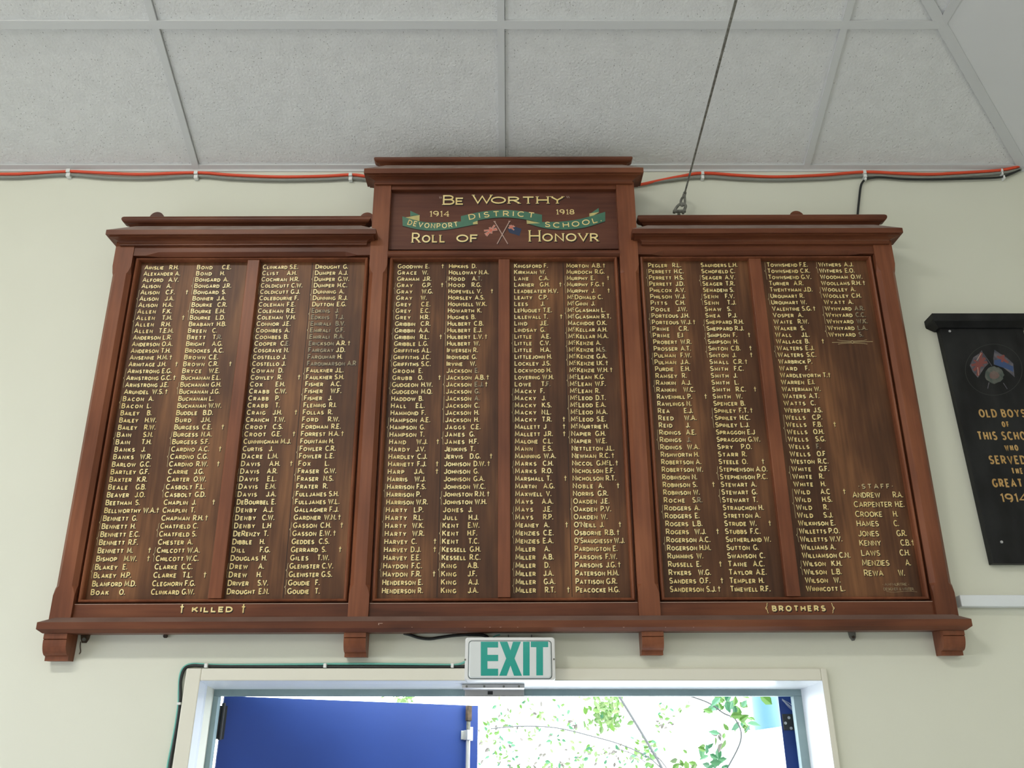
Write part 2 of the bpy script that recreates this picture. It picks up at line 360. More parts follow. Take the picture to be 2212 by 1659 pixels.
# ------------------------------------------------------------------ stroke lettering
def arc(cx, cy, rx, ry, a0, a1, n=9):
    return [(cx + rx * cos(R(a0 + (a1 - a0) * i / n)), cy + ry * sin(R(a0 + (a1 - a0) * i / n))) for i in range(n + 1)]
G = {
 'A': (.80, [[(0,0),(.40,1),(.80,0)], [(.14,.32),(.66,.32)]]),
 'B': (.62, [[(0,0),(0,1),(.32,1)] + arc(.32,.77,.24,.23,80,-90,6), [(0,.54),(.36,.54)] + arc(.36,.27,.26,.27,80,-80,6) + [(.36,0),(0,0)]]),
 'C': (.74, [arc(.42,.5,.42,.5,48,312,12)]),
 'D': (.72, [[(0,0),(0,1),(.28,1)] + arc(.28,.5,.44,.5,80,-80,8) + [(.28,0),(0,0)]]),
 'E': (.54, [[(.54,1),(0,1),(0,0),(.54,0)], [(0,.5),(.46,.5)]]),
 'F': (.52, [[(.52,1),(0,1),(0,0)], [(0,.5),(.44,.5)]]),
 'G': (.76, [arc(.42,.5,.42,.5,48,325,12) + [(.74,.38),(.52,.38)]]),
 'H': (.66, [[(0,0),(0,1)], [(.66,0),(.66,1)], [(0,.5),(.66,.5)]]),
 'I': (.0, [[(0,0),(0,1)]]),
 'J': (.50, [[(.50,1),(.50,.28)] + arc(.25,.28,.25,.28,0,-165,7)]),
 'K': (.66, [[(0,0),(0,1)], [(.62,1),(0,.40)], [(.2,.60),(.66,0)]]),
 'L': (.52, [[(0,1),(0,0),(.52,0)]]),
 'M': (.84, [[(0,0),(.05,1),(.42,.22),(.79,1),(.84,0)]]),
 'N': (.70, [[(0,0),(0,1),(.70,0),(.70,1)]]),
 'O': (.84, [arc(.42,.5,.42,.5,0,360,16)]),
 'P': (.60, [[(0,0),(0,1),(.32,1)] + arc(.32,.72,.28,.28,80,-80,6) + [(.32,.44),(0,.44)]]),
 'Q': (.84, [arc(.42,.5,.42,.5,0,360,16), [(.5,.22),(.86,-.08)]]),
 'R': (.64, [[(0,0),(0,1),(.32,1)] + arc(.32,.73,.27,.27,80,-80,6) + [(.32,.46),(0,.46)], [(.28,.46),(.64,0)]]),
 'S': (.60, [arc(.31,.745,.27,.255,35,270,8) + arc(.30,.255,.30,.255,85,-150,8)]),
 'T': (.66, [[(0,1),(.66,1)], [(.33,1),(.33,0)]]),
 'U': (.66, [[(0,1),(0,.32)] + arc(.33,.32,.33,.32,180,360,8) + [(.66,1)]]),
 'V': (.76, [[(0,1),(.38,0),(.76,1)]]),
 'W': (1.06, [[(0,1),(.27,0),(.53,.9),(.79,0),(1.06,1)]]),
 'X': (.70, [[(0,0),(.70,1)], [(0,1),(.70,0)]]),
 'Y': (.70, [[(0,1),(.35,.48),(.70,1)], [(.35,.48),(.35,0)]]),
 'Z': (.62, [[(0,1),(.62,1),(0,0),(.62,0)]]),
 '1': (.16, [[(0,.84),(.16,1),(.16,0)]]),
 '4': (.62, [[(.48,0),(.48,1),(0,.28),(.62,.28)]]),
 '8': (.58, [arc(.29,.75,.24,.25,-90,270,12), arc(.29,.25,.29,.25,90,450,12)]),
 '9': (.58, [arc(.29,.70,.29,.30,0,360,12), [(.58,.70)] + arc(.22,.42,.36,.42,0,-70,5)]),
 '&': (.70, [[(.66,0),(.16,.72)] + arc(.3,.80,.18,.20,200,-40,6) + [(.10,.40)] + arc(.28,.22,.26,.22,150,330,6) + [(.66,.44)]]),
 '+': (.42, [[(.21,-.02),(.21,1.02)], [(0,.70),(.42,.70)]]),
 '.': (.0, [[(0,-.02),(0,.14)]]), '-': (.3, [[(0,.45),(.3,.45)]]), "'": (.0, [[(.02,1),(-.02,.70)]]),
 '"': (.16, [[(.0,1.05),(.05,.78)], [(.12,1.05),(.17,.78)]]), '*': (.0, [[(0,.45),(0,.60)]]),
}
def stroke(pts, t):
    pts = [Vector(p) for p in pts]; closed = (pts[0] - pts[-1]).length < 1e-6
    if closed: pts = pts[:-1]
    n = len(pts); L_, R_ = [], []
    for i in range(n):
        a = pts[i] - pts[i - 1] if (i > 0 or closed) else None
        c = pts[(i + 1) % n] - pts[i] if (i < n - 1 or closed) else None
        da = a.normalized() if a else c.normalized(); dc = c.normalized() if c else da
        na, nc = Vector((-da.y, da.x)), Vector((-dc.y, dc.x))
        mvec = (na + nc)
        mvec = mvec.normalized() if mvec.length > .05 else na
        k = min(1 / max(mvec.dot(na), .2), 1.6)
        L_.append(pts[i] + mvec * t / 2 * k); R_.append(pts[i] - mvec * t / 2 * k)
    qs = []
    for i in range(n if closed else n - 1):
        j = (i + 1) % n; qs.append((L_[i], R_[i], R_[j], L_[j]))
    return qs
class Sign:
    """flat sign-writer's paint on a surface: place(x, y, layer) -> 3-D point"""
    def __init__(s, place): s.b = MB(); s.place = place; s.n = 0
    def quad(s, q, m, layer):
        s.n = (s.n + 1) % 24; layer += s.n * .03             # each brush stroke lies a hair above the one before
        s.b.face([s.place(p[0], p[1], layer) for p in q], m)
    def line(s, pts, t, m, layer=3, shade=None):
        if shade:
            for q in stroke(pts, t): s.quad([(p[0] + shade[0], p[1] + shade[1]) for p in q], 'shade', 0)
        for q in stroke(pts, t): s.quad(q, m, layer)
    def poly(s, pts, m, layer=2): s.b.face([s.place(p[0], p[1], layer) for p in pts], m)
    def adv(s, ch, h, sx, t): return G[ch][0] * h * sx + t
    def glyph(s, ch, x, y, h, sx, t, m, shade=(.0019, -.0026), serif=0, tv=None, rot=0.0):
        gw, st = G[ch]; cr, sr = cos(rot), sin(rot)
        f = lambda p: (t / 2 + p[0] * h * sx, t / 2 + p[1] * (h - t))
        tr = lambda p: (x + p[0] * cr - p[1] * sr, y + p[0] * sr + p[1] * cr)
        qs = []
        for pl_ in st:
            pts = [f(p) for p in pl_]; tt = t
            qs += stroke(pts, t)
            if serif and ch not in 'OQC.':
                for e, nb in ((pts[0], pts[1]), (pts[-1], pts[-2])):
                    ry = (e[1] - t / 2) / (h - t)
                    if abs(e[1] - nb[1]) > .5 * abs(e[0] - nb[0]) and (ry < .02 or ry > .98):
                        o_ = -t * .3 if ry < .5 else t * .3
                        qs += stroke([(e[0] - serif, e[1] + o_), (e[0] + serif, e[1] + o_)], t * .45)
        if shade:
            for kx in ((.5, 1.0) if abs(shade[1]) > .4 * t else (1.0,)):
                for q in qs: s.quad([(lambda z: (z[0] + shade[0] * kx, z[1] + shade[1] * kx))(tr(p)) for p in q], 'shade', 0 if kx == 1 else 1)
        for q in qs: s.quad([tr(p) for p in q], m, 3)
    def measure(s, txt, H, sm, sx, t, sp):
        x = 0
        for ch, h, dy in s.chars(txt, H, sm): x += (H * .35 if ch == ' ' else s.adv(ch, h, sx, t)) + (0 if ch == ' ' else sp)
        return x - sp
    @staticmethod
    def chars(txt, H, sm):
        out = []
        i = 0
        while i < len(txt):
            c = txt[i]
            if c == 'c' and i > 0 and txt[i-1] == 'M' and i + 1 < len(txt) and txt[i+1].isupper(): out.append(('C', H * .50, H * .5))
            elif c.islower(): out.append((c.upper(), sm, 0))
            else: out.append((c, H, 0))
            i += 1
        return out
    def text(s, txt, x, y, H, sm, sx, t, sp, m, **kw):
        for ch, h, dy in s.chars(txt, H, sm):
            if ch == ' ': x += H * .35; continue
            tt = t if not dy else t * .7
            s.glyph(ch, x, y + dy, h, sx, tt, m, **kw)
            if dy: s.glyph('.', x + h * .25, y + .12 * H, H, sx, tt, m, shade=None)
            x += s.adv(ch, h, sx, t) + sp
        return x
    def curve_text(s, txt, P, h, sx, t, m, **kw):             # P: quadratic through three points, letters spread over it
        def at(q):
            a, b_, c = (Vector(p) for p in P); return a * (2*(q-.5)*(q-1)) + b_ * (-4*q*(q-1)) + c * (2*q*(q-.5))
        ws = [s.adv(c, h, sx, t) for c in txt]; N_ = 120; pts = [at(i / N_) for i in range(N_ + 1)]
        ls = [0]
        for i in range(N_): ls.append(ls[-1] + (pts[i+1] - pts[i]).length)
        gap = (ls[-1] - sum(ws)) / max(len(txt) - 1, 1); d_ = 0
        for c, w_ in zip(txt, ws):
            mid = d_ + w_ / 2; i = max(k for k in range(N_) if ls[k] <= mid + 1e-9); tg_ = (pts[i+1] - pts[i]).normalized()
            p = pts[i] + tg_ * (mid - ls[i] - w_ / 2)
            s.glyph(c, p.x, p.y, h, sx, t, m, rot=atan2(tg_.y, tg_.x), **kw); d_ += w_ + gap

# ------------------------------------------------------------------ the honour board
HB = empty('honour_board', PIV, (LEAN, -TILT, 0))
tag(HB, 'wide three-part red timber roll of honour board covered in gilt names above the doorway', 'honour board')
WB = -.044                                                  # back of the timbers
WPN = -.034                                                 # face of the name panels
vS = BV(1331, .0)                                           # foot of the posts, on the sill
def chamf_post(name, u0, u1, v0, v1, stops, c=.013, w0=0.0):
    b = MB(); rings = []
    secs = []
    for (a_, z_) in stops: secs.append((a_, z_))
    for cc, v in secs:
        k = c * cc
        rings.append([(u0, -WB, v), (u0, -(w0 - k) , v), (u0 + k, -w0, v), (u1 - k, -w0, v), (u1, -(w0 - k), v), (u1, -WB, v)])
    b.loft(rings[::-1] if False else rings, 'woodv'); return b.build(name, HB)
e5 = 1e-4
def post(ua, ub, vtop, vs1):
    vb = BV(1283); stops = [(e5, vS - .005), (e5, vb), (.55, vb + .022), (1, vb + .03), (1, vs1 - .03), (.55, vs1 - .022), (e5, vs1), (e5, vtop)]
    return chamf_post('post', ua, ub, vS, vtop, stops)
vW1, vW0 = BV(527), BV(549)                                  # wing frieze rail
vC1 = BV(394)
uLo, uLi = (BU(247, 550) + BU(106, 1335)) / 2, (BU(288, 560) + BU(152, 1320)) / 2
uA0, uA1 = (BU(800, 600) + BU(748, 1300)) / 2, (BU(836, 600) + BU(795, 1300)) / 2
uB0, uB1 = (BU(1341, 600) + BU(1380, 1300)) / 2, (BU(1378, 600) + BU(1430, 1300)) / 2
uRi, uRo = (BU(1888, 560) + BU(2026, 1320)) / 2, (BU(1929, 545) + BU(2071, 1330)) / 2
vst = BV(572)
for a_, b_, vt in ((uLo, uLi, vW1 + .03), (uA0, uA1, vC1 + .03), (uB0, uB1, vC1 + .03), (uRi, uRo, vW1 + .03)): post(a_, b_, vt, vst)
# backing boards
b = MB(); vWt = BV(500)
b.bbox(uLo + .01, uRo - .01, vS, vWt, WB + .002, WB + .006, 'woodh'); b.bbox(uA0 + .01, uB1 - .01, vWt, BV(370), WB + .002, WB + .006, 'woodh'); b.build('backing_board', HB)

def rail(name, u0, u1, v0, v1, c, w0=-.003):                  # frieze rail with a stop-chamfered lower edge
    b = MB(); rings = []
    for k_, u in ((e5, u0), (e5, u0 + .045), (.7, u0 + .075), (1, u0 + .09), (1, u1 - .09), (.7, u1 - .075), (e5, u1 - .045), (e5, u1)):
        k = c * k_; rings.append([(u, -WB, v1), (u, -w0, v1), (u, -w0, v0 + k), (u, -(w0 - k), v0), (u, -WB, v0)])
    b.loft(rings, 'woodh'); return b.build(name, HB)
rail('frieze_rail', uLi, uA0, vW0, vW1 + .02, .014); rail('frieze_rail', uB1, uRi, vW0, vW1 + .02, .014)
b = MB(); b.bbox(uA1, uB0, BV(408), vC1 + .02, WB, -.003, 'woodh'); b.build('frieze_rail', HB, .0015)

def moulding(b, prof, u0, u1, wref, wback, mats, endk=1.0):   # returned at both ends
    n = len(prof); Lr = []; Rr = []
    for w_, v in prof:
        k = (w_ - wref) * endk; Lr.append((u0 - k, -w_, v)); Rr.append((u1 + k, -w_, v))
    for i in range(n - 1):
        m = mats[i] if isinstance(mats, list) else mats
        b.face([Lr[i], Rr[i], Rr[i+1], Lr[i+1]], m)
        for q, fl_ in ((Lr, 1), (Rr, 0)):
            A, B_ = q[i], q[i+1]; A2, B2 = (A[0], -wback, A[1+1]), (B_[0], -wback, B_[2])
            b.face([A, B_, B2, A2] if fl_ else [A2, B2, B_, A], m)
    b.face([Lr[0], (Lr[0][0], -wback, Lr[0][2]), (Rr[0][0], -wback, Rr[0][2]), Rr[0]], mats[0] if isinstance(mats, list) else mats)
    b.face([Lr[-1], Rr[-1], (Rr[-1][0], -wback, Rr[-1][2]), (Lr[-1][0], -wback, Lr[-1][2])], mats[-1] if isinstance(mats, list) else mats)
def cornice(px0, px1, pyf, y_s, y_f, y_fb, y_c, y_e, cap):
    """fascia ends px0..px1 at row pyf; rows: slope top, fascia top, fascia bottom, cove bottom, end"""
    WF = .045; cap0, cap1, cy0, cy1 = cap; pm = (px0 + px1) / 2
    BV = lambda py, wv=0.0: BP(pm, py, wv)[1]
    u0, u1 = BU(px0, pyf, WF), BU(px1, pyf, WF)
    pr = [(-.022, BV(y_s, -.022)), (WF, BV(y_f, WF)), (WF, BV(y_fb, WF)), (.036, BV(y_fb, WF)), (.036, BV(y_fb, WF) - .004)]
    v0, v1 = BV(y_fb, WF) - .004, BV(y_c, .008)
    for i in range(1, 7):
        a_ = i / 6 * pi / 2; pr.append((.036 - .028 * sin(a_), v0 + (v1 - v0) * (1 - cos(a_))))
    pr += [(.008, BV(y_e, .008)), (.0, BV(y_e, .008))]
    b = MB(); moulding(b, pr, u0, u1, WF, WB, ['dust'] + ['woodh'] * (len(pr) - 2))
    c = b.build('cornice', HB)
    b = MB(); wt, wb = -.028, -.03; vt, vb = BV(cy0, -.022), BV(cy1, -.03)
    hh = (vt - vb); pr = []
    for i in range(9):
        a_ = R(100 - i * 190 / 8); pr.append((-.026 + .016 * cos(a_) + 0, vt - hh * .42 + hh * .42 * sin(a_) / sin(R(100)) if a_ > 0 else vt - hh * .42 + hh * .42 * sin(a_)))
    pr += [(-.034, vb)]
    moulding(b, pr, BU(cap0, cy0 + 8, -.012), BU(cap1, cy0 + 8, -.012), -.010, WB, 'woodh')
    b.build('capping', c)
    return c
cornice(229, 812, 500, 488, 495.5, 505.5, 524, 529, (262, 800, 467.5, 487.5))
cornice(1366, 1950, 496, 486, 493, 503, 522, 527, (1377, 1917, 464, 485))
cornice(786.5, 1390, 367, 356.5, 363, 373, 393, 397, (807.5, 1367, 339.5, 356))
for px_, py_ in ((341, 462), (794, 463), (1719, 459.5)):
    u, v = BP(px_, py_, -.045); b = MB()
    b.tube([(u, .040, v - .022), (u, .058, v - .022)], .027, 'woodh', 24); b.build('mounting_disc', HB)

# frames of bead moulding round the name panels, stiles between them
vP1, vPb = BV(553.5, -.014), BV(1301.5, -.010)
vPin1, vPin0 = BV(562, -.014), BV(1288, -.014)
def bead_frame(u0, u1):
    b = MB(); f = .026
    oo = (u0, u1, vPb, vP1); ii = (u0 + f, u1 - f, vPin0, vPin1)
    def ring(k, w_):
        a_ = [oo[j] + (ii[j] - oo[j]) * k for j in range(4)]
        return [(a_[0], -w_, a_[2]), (a_[1], -w_, a_[2]), (a_[1], -w_, a_[3]), (a_[0], -w_, a_[3])]
    prof = [(0, -.037), (.25, -.037), (.27, -.015), (.36, -.010), (.5, -.008), (.62, -.010), (.72, -.015), (.73, WPN - .001)]
    rows_ = [ring(k, w_) for k, w_ in prof]
    b.grid(rows_, 'woodv', True)
    return b.build('bead_frame', HB)
sec = ((uLi, uA0), (uA1, uB0), (uB1, uRi))
for s_ in sec: bead_frame(*s_)
st_px = (((531, 600), (558, 600), (475.5, 1290), (447, 1290)), ((1077, 600), (1101, 600), (1103, 1290), (1075, 1290)), ((1619, 600), (1646, 600), (1734, 1290), (1705, 1290)))
stl = []
for p in st_px:
    uu0 = (BU(*p[0], -.01) + BU(*p[3], -.01)) / 2; uu1 = (BU(*p[1], -.01) + BU(*p[2], -.01)) / 2; stl.append((uu0, uu1))
    b = MB(); b.bbox(uu0, uu1, vPin0 - .004, vPin1 + .004, WPN - .002, -.012, 'woodv'); b.build('panel_stile', HB, .002)
# bottom rails carrying KILLED and BROTHERS
brs = []
for s_ in sec:
    b = MB(); b.bbox(s_[0], s_[1], vS - .004, vPb - .001, WB, -.010, 'woodh'); b.bbox(s_[0] + .001, s_[1] - .001, vPb - .0022, vPb - .0002, -.012, -.0088, 'chip')
    brs.append(b.build('bottom_rail', HB, .0008))
# sill with chamfered edges and ends
vs_t, vs_f, vs_g, vs_b = BV(1331, .0), BV(1340.5, .038), BV(1355.5, .038), BV(1364.5, .024)
pr = [(-.002, vs_t), (.004, vs_t), (.038, vs_f), (.038, vs_g), (.024, vs_b), (.0, vs_b)]
b = MB(); moulding(b, pr, BU(79, 1350, .038), BU(2100, 1346, .038), .038, WB, ['sillt', 'sillt', 'woodh', 'woodh', 'woodh'], 1.0)
sill = b.build('sill', HB)
chips = [(818, 1348, .0012, .003), (823, 1346.5, .005, .0008)] + [(rnd.uniform(850, 1500), 1354.8, rnd.uniform(.001, .003), .0006) for k in range(9)]
for px_, py_, a_, h_ in chips:
    u, v = BP(px_, py_, .038); b = MB(); b.bbox(u - a_, u + a_, v - h_, v + h_, .0372, .0385, 'chip'); b.build('paint_chip', sill)
# curved brackets under the sill
def bracket(px0, px1, y0=1366, y1=1420):
    wt = .008; vt = vs_b; u0 = BU(px0, 1375, wt + .012); u1 = BU(px1, 1375, wt + .012)
    vb = BV(y1, .0)
    h = vt - vb
    pr = [(.020, vt - .0005), (.020, vt - .20 * h), (.015, vt - .22 * h)]
    for i in range(9):
        a_ = i / 8 * pi / 2; pr.append((.019 - .027 * (1 - cos(a_)), vt - .24 * h - .58 * h * sin(a_)))
    pr += [(-.010, vt - .84 * h), (-.010, vb)]
    b = MB(); wk = -.048
    Lr = [(u0, -w_, v) for w_, v in pr]; Rr = [(u1, -w_, v) for w_, v in pr]
    for i in range(len(pr) - 1): b.face([Lr[i], Rr[i], Rr[i+1], Lr[i+1]], 'woodv')
    b.face([(u0, -wk, vt)] + [(u0, -wk, vb)] + Lr[::-1], 'woodv'); b.face(Rr + [(u1, -wk, vb), (u1, -wk, vt)], 'woodv')
    b.face([Lr[0], (u0, -wk, vt), (u1, -wk, vt), Rr[0]], 'woodv'); b.face([Lr[-1], Rr[-1], (u1, -wk, vb), (u0, -wk, vb)], 'woodv')
    b.face([(u0, -wk, vt), (u0, -wk, vb), (u1, -wk, vb), (u1, -wk, vt)], 'woodv')
    b.build('bracket', HB)
bracket(94, 144.5, y1=1424); bracket(742.5, 790, y1=1418); bracket(1387, 1434, y1=1416); bracket(2038, 2085, y1=1419)

# ------------------------------------------------------------------ names, as painted: '(' '|' ')' open, run and close a brothers' brace; '+' a cross; '~' worn gilt
NAMES = [
"Ainslie R.H./Alexander A./Alford A.V./Alison A./(Alison C.F. +/|Alison J.A./)Alison H.A./(Allen F.K./|Allen T.M. +/|Allen R.H./)Allen T.E.M./Anderson L.R./Anderson O.A./Anderson T.H./Ansenne H.M. +/Armitage J.H. +/(Armstrong E.G./|Armstrong G.C. +/)Armstrong J.E./Arundel W.S. +/(Bacon A./)Bacon L./Bailey B./Bailey H.W./Bailey R.W./(Bain S.N./)Bain T.H./Banks J./Banks W.R./Barlow G.C./Bartley G.F./Baxter K.R./Beale G.B./Beaver J.O./Beetham S./Bellworthy W.A. +/(Bennett G./)Bennett H./(Bennett E.C./)Bennett R.F./Bennett M. +/Bishop M.W. +/(Blakey E./)Blakey H.P./Blanford M.D./Boak O.",
"Bond C.E./Bond H./(Bongard A./|Bongard J.R./)Bongard S./Bonner J.A./(Bourke C.R./|Bourke E.M./)Bourke L.D./Brabant H.B./Breen C./Brett T.~R./Bright A.G./Brookes A.C./Brown C.E./Brown C.R. +/Bryce W.E./Buchanan E.L./(Buchanan G.H./)Buchanan J.G./Buchanan L./Buchanan W.W./Buddle B.D./Burd J.M./Burgess C.E. +/(Burgess N.A./)Burgess S.F./(Cardno A.C. +/|Cardno C.G./)Cardno R.W. +/Carrie J.G./Carter O.W./(Casbolt F.L./)Casbolt G.D./Chaplin J. +/Chaplin T./Chapman R.H. +/(Chatfield C./)Chatfield S./Chester A./(Chilcott W.A./)Chilcott W.C./Clarke C.C./Clarke T.L. +/Cleghorn F.G./Clinkard G.W.",
"Clinkard S.E./Clist A.H./Cochran H.R./(Coldicutt C.W./)Coldicutt G.J./Colebourne F./Coleman F.E./Coleman R.E./Coleman V.H./Connor J.E./(Coombes A./)Coombes B./Cooper C.~E./Cosgrave N./(Costello J./)Costello J./Cowan D./Cowley R. +/Cox E.H./Crabb C.W./Crabb P./Crabb T./Craig J.H. +/Cranch T.W./(Croot C.S./)Croot G.E. +/Cunningham M.J./Curtis J./Dacre L.M./Davis A.H. +/(Davis A.R./)Davis E.L./(Davis E.M./)Davis J.A./DeBourbel E./(Denby A.J./|Denby C.W./)Denby L.H/DeRenzy T./Dibble H./Dill F.G./Douglas H./(Drew A./)Drew H./Driver S.V./Drought E.N.",
"Drought G./(Dumper A.J./|Dumper G.W./)Dumper H.C./(Dunning A./)Dunning R.J./Dutton E.G./(~Edkins ~J./)~Edkins ~T.J./(~Emirali ~B.V./|~Emirali ~G.F./)~Emirali ~R.A./~Erickson A.R. +/~Fairgray J.D./~Farquhar H./~Farquharson ~A.R/(Faulkner J.L./)Faulkner S.H./Fisher A.C./(Fisher W.F./)Fisher J./Fleming R.I./Follas R./Ford R.W./Fordham R.E./Forrest H.A. +/Fountain H./(Fowler C.R./)Fowler L.E./Fox L./(Fraser G.W./)Fraser N.S./Frater R./(Fulljames S.H./)Fulljames W.L./Gallagher F.J./Gardner W.N. +/(Gasson C.H. +/)Gasson E.W. +/Geddes C.S./Gerrard S. +/Giles T.W./(Glenister C.V./)Glenister G.S./(Goudie F./)Goudie T.",
"Goodwin E. +/Grace W./Graham J.R./(Gray G.P. +/)Gray W.G./Gray W./(Grey C.E./|Grey E.C./)Grey H.R./Gribbin C.R./(Gribbin A.A./)Gribbin R.L. +/Gribble L.G./Griffiths A.L./(Griffiths J.C./)Griffiths S.C./Groom E./Grubb O. +/(Gudgeon H.W./)Gudgeon M.Q./Haddow B./Hall E.L./Hammond F./(Hampson A.E./|Hampson G./)Hampson T./Hand W.J. +/Hardy J.V./Hardley C.J./Harnett F.J. +/Harp J.A. +/Harris W.J./(Harrison F.S./)Harrison P./Harrison W.R./(Harty L.P./|Harty R.L./|Harty W.K./)Harty W.R./Harvey C. +/Harvey D.J. +/Harvey E.E./(Haydon F.C./)Haydon F.R. +/Henderson E./Henderson R.",
"Hipkins D./Holloway N.A./(Hood A.~T./)Hood R.G./Hopewell V. +/Horsley A.S./Hounsell W.K./Howarth K./Hughes B./(Hulbert C.B./|Hulbert E.J./|Hulbert L.V. +/)Hulbert W./Ifwersen R./Ironside G./Irvine W./Jackson ~E./(Jackson A.B. +/|Jackson ~E.J. +/)Jackson ~G./(Jackson ~A./|Jackson C./|Jackson H./)Jackson H./Jaggs C.E./(James G./)James H.F./Jenkins T./Jervis D.G. +/Johnson D.W. +/Johnson G./Johnson G.A./Johnson W.C./(Johnston R.N. +/)Johnston W.H./Jones J./Jull H.J./(Kent E.W./|Kent H.F./)Kent T.C./(Kessell G.H./)Kessell R.C./(King A.B./)King J.F./King A.J./King J.A.",
"Kingsford F./Kirkman W./Lane C.A./Larner G.H. +/Leadbeater H.V./Leaity C.P./Lees J./LeHuquet T.E./Lillewall T. +/Lind J.E./Lindsay G./(Little A.E./|Little C.V./)Little H.A./Littlejohn H./Lockley J.S./Lockwood H./Lovering W.H./Lowe T.~F./(Macky F./)Macky J./(Macky K.S./|Macky N.L./)Macky T.R. +/Mallett J +/Mallett J.R. +/Malone C.L./Mann E.S./Manning W.A./(Marks C.H./)Marks R.O./Marshall T. +/Martin A.G./Maxwell V./Mays A.A./(Mays J.E./)Mays R.P./Meaney A. +/(Menzies C.E./)Menzies E.A./Miller A./Miller A.B./(Miller D./)Miller J.A./(Miller G.A./)Miller R.T. +",
"Morton A.B. +/Murdoch R.G./(Murphy E. +/|Murphy F.G. +/)Murphy J. +/McDonald C./McGinn J./(McGlashan L./)McGlashan R.T./Macindoe O.K./(McKellar A.H./)McKellar M.A./(McKenzie A./)McKenzie M.~S./(McKenzie G.A./)McKenzie I.K. +/McKenzie W.H. +/(McLean K.G./)McLean W.F./McLean R./(McLeod D.T./|McLeod E.A./|McLeod M.A./)McLeod S.E./McMurtrie H./(Napier G.H./)Napier W.E./Nettleton J.L./Newman R.C. +/Niccol G.McL. +/Nicholson E.F./Nicholson R.T./Noble A. +/Norris G.R./(Oakden J.E./|Oakden P.V./)Oakden W./O'Neill J. +/Osborne R.B. +/O'Shaugnessy W.J./Pardington E./Parsons F.W./Parsons J.G. +/Paterson H.M./Pattison G.R./Peacocke H.G.",
"Pegler R.L./(Perrett H.C./|Perrett H.S./)Perrett J.D./Philcox A.V./Philson W.J./Pitts C.H./Poole J.W./(Porteous J.H./)Porteous W.J. +/(Prime C.R./)Prime E.I/Probert W.R./Prosser A.T./(Pulman F.W./)Pulman J.A./Purdie E.H./Ramsey R./(Rankin A.J./)Rankin W.C./Ravenhill P. +/Rawlings N./Rea E.J./Reed W.A./Reid J./(Ridings A.E./|Ridings ~J./)Ridings W.A./Rishworth H./Robertson A./Robertson W./Robinson N./Robinson S. +/Robinson W./Roche S.~R./(Rodgers A./)Rodgers E./Rogers L.B./Rogers W.J. +/(Rogerson A.C./)Rogerson H.M./Rummins W./Russell E. +/Rykers W.G./Sanders O.F. +/Sanderson S.J. +",
"Saunders L.H./Schofield C./(Seager A.V./)Seager T.R./Semadeni S./(Senn F.V./)Senn T.J./Shaw S./Shea P.J./(Sheppard R.H./)Sheppard R.J./(Simpson F. +/)Simpson H./(Sinton C.B. +/)Sinton J. +/Small C.R. +/Smith F.C./Smith J./Smith L./Smith R.C. +/Smith W./Spencer B./(Spinley F.T. +/|Spinley H.C./)Spinley L.J./Spraggon E.J/Spraggon G.W./Spry P.O./Starr R./Steele O. +/(Stephenson A.O./)Stephenson P.C./Stewart A./(Stewart G./)Stewart T./Strauchon H./Stretton A./Strude W. +/Stubbs F.C./Sutherland W./Sutton G./Swanson C./Taine A.C./Taylor A.E./Templer H./Timewell R.F.",
"(Townshend F.E./|Townshend C.K./)Townshend G.V./Turner A.R./Twentyman J.D./(Urquhart R./)Urquhart W./Valentine S.G. +/Vosper A./Waite R.W./Walker S./Wall J.L./Wallace B. +/(Walters E.J./)Walters S.C./Warbrick P./Ward F./Wardleworth T. +/Warren E.I./Waterman W./Waters A.T./Watts C./Webster J.S./(Wells C.P./|Wells F.B. +/|Wells O.H./)Wells S.G./Wells ~F./Wells O.F/Weston R.C./(White G.F./)White R./White H./(Wild A.C +/|Wild H.S./|Wild R./)Wild S.J./Wilkinson E./(Willetts P.O./)Willetts W.V./Williams A./Williamson C.N./(Wilson K.H./)Wilson L.B./Wilson W./Winnicott L.",
"(Withers A.J./)Withers E.O./Woodham O.W./Woollams R.H. +/(Woolley A./)Woolley C.H./Wyatt A./(Wynyard ~A.R./|Wynyard ~C.C./)Wynyard ~W.K./(Wynyard ~L.A./)Wynyard ~S.",
]
def layered(base, dw=.00022):
    return lambda u, v, l: (u, -(base + .0003 + dw * l), v)
# first and last rows on the panels
vR1, vR46 = BV(579.6, WPN), BV(1281.2, WPN)                   # baselines
PITCHV = (vR1 - vR46) / 45
colpx = [(313, 193), (425, 324), (567, 488), (680, 619), (857, 824), (968, 951), (1109, 1112), (1222, 1242), (1397, 1447), (1512, 1576), (1653, 1742), (1767, 0)]
colu = []
for a_, b_ in colpx:
    u = BU(a_, 577, WPN); colu.append((u + BU(b_, 1278, WPN)) / 2 + .0025 if b_ else u + .002)
H_, SM_, T_ = .74 * PITCHV, .545 * PITCHV, .0033
SKEW = .0016
def vrow(i, k): f = i / 45; return vR1 - 45 * PITCHV * (f - (.024, .010, .020)[k] * f * (1 - f))
def worn_split(tok):                                          # 'T.~R.' -> [('T.', gold), ('R.', worn)]
    p = tok.split('~'); out = []
    if p[0]: out.append((p[0], 'gold'))
    for x in p[1:]: out.append((x, 'worn'))
    return out
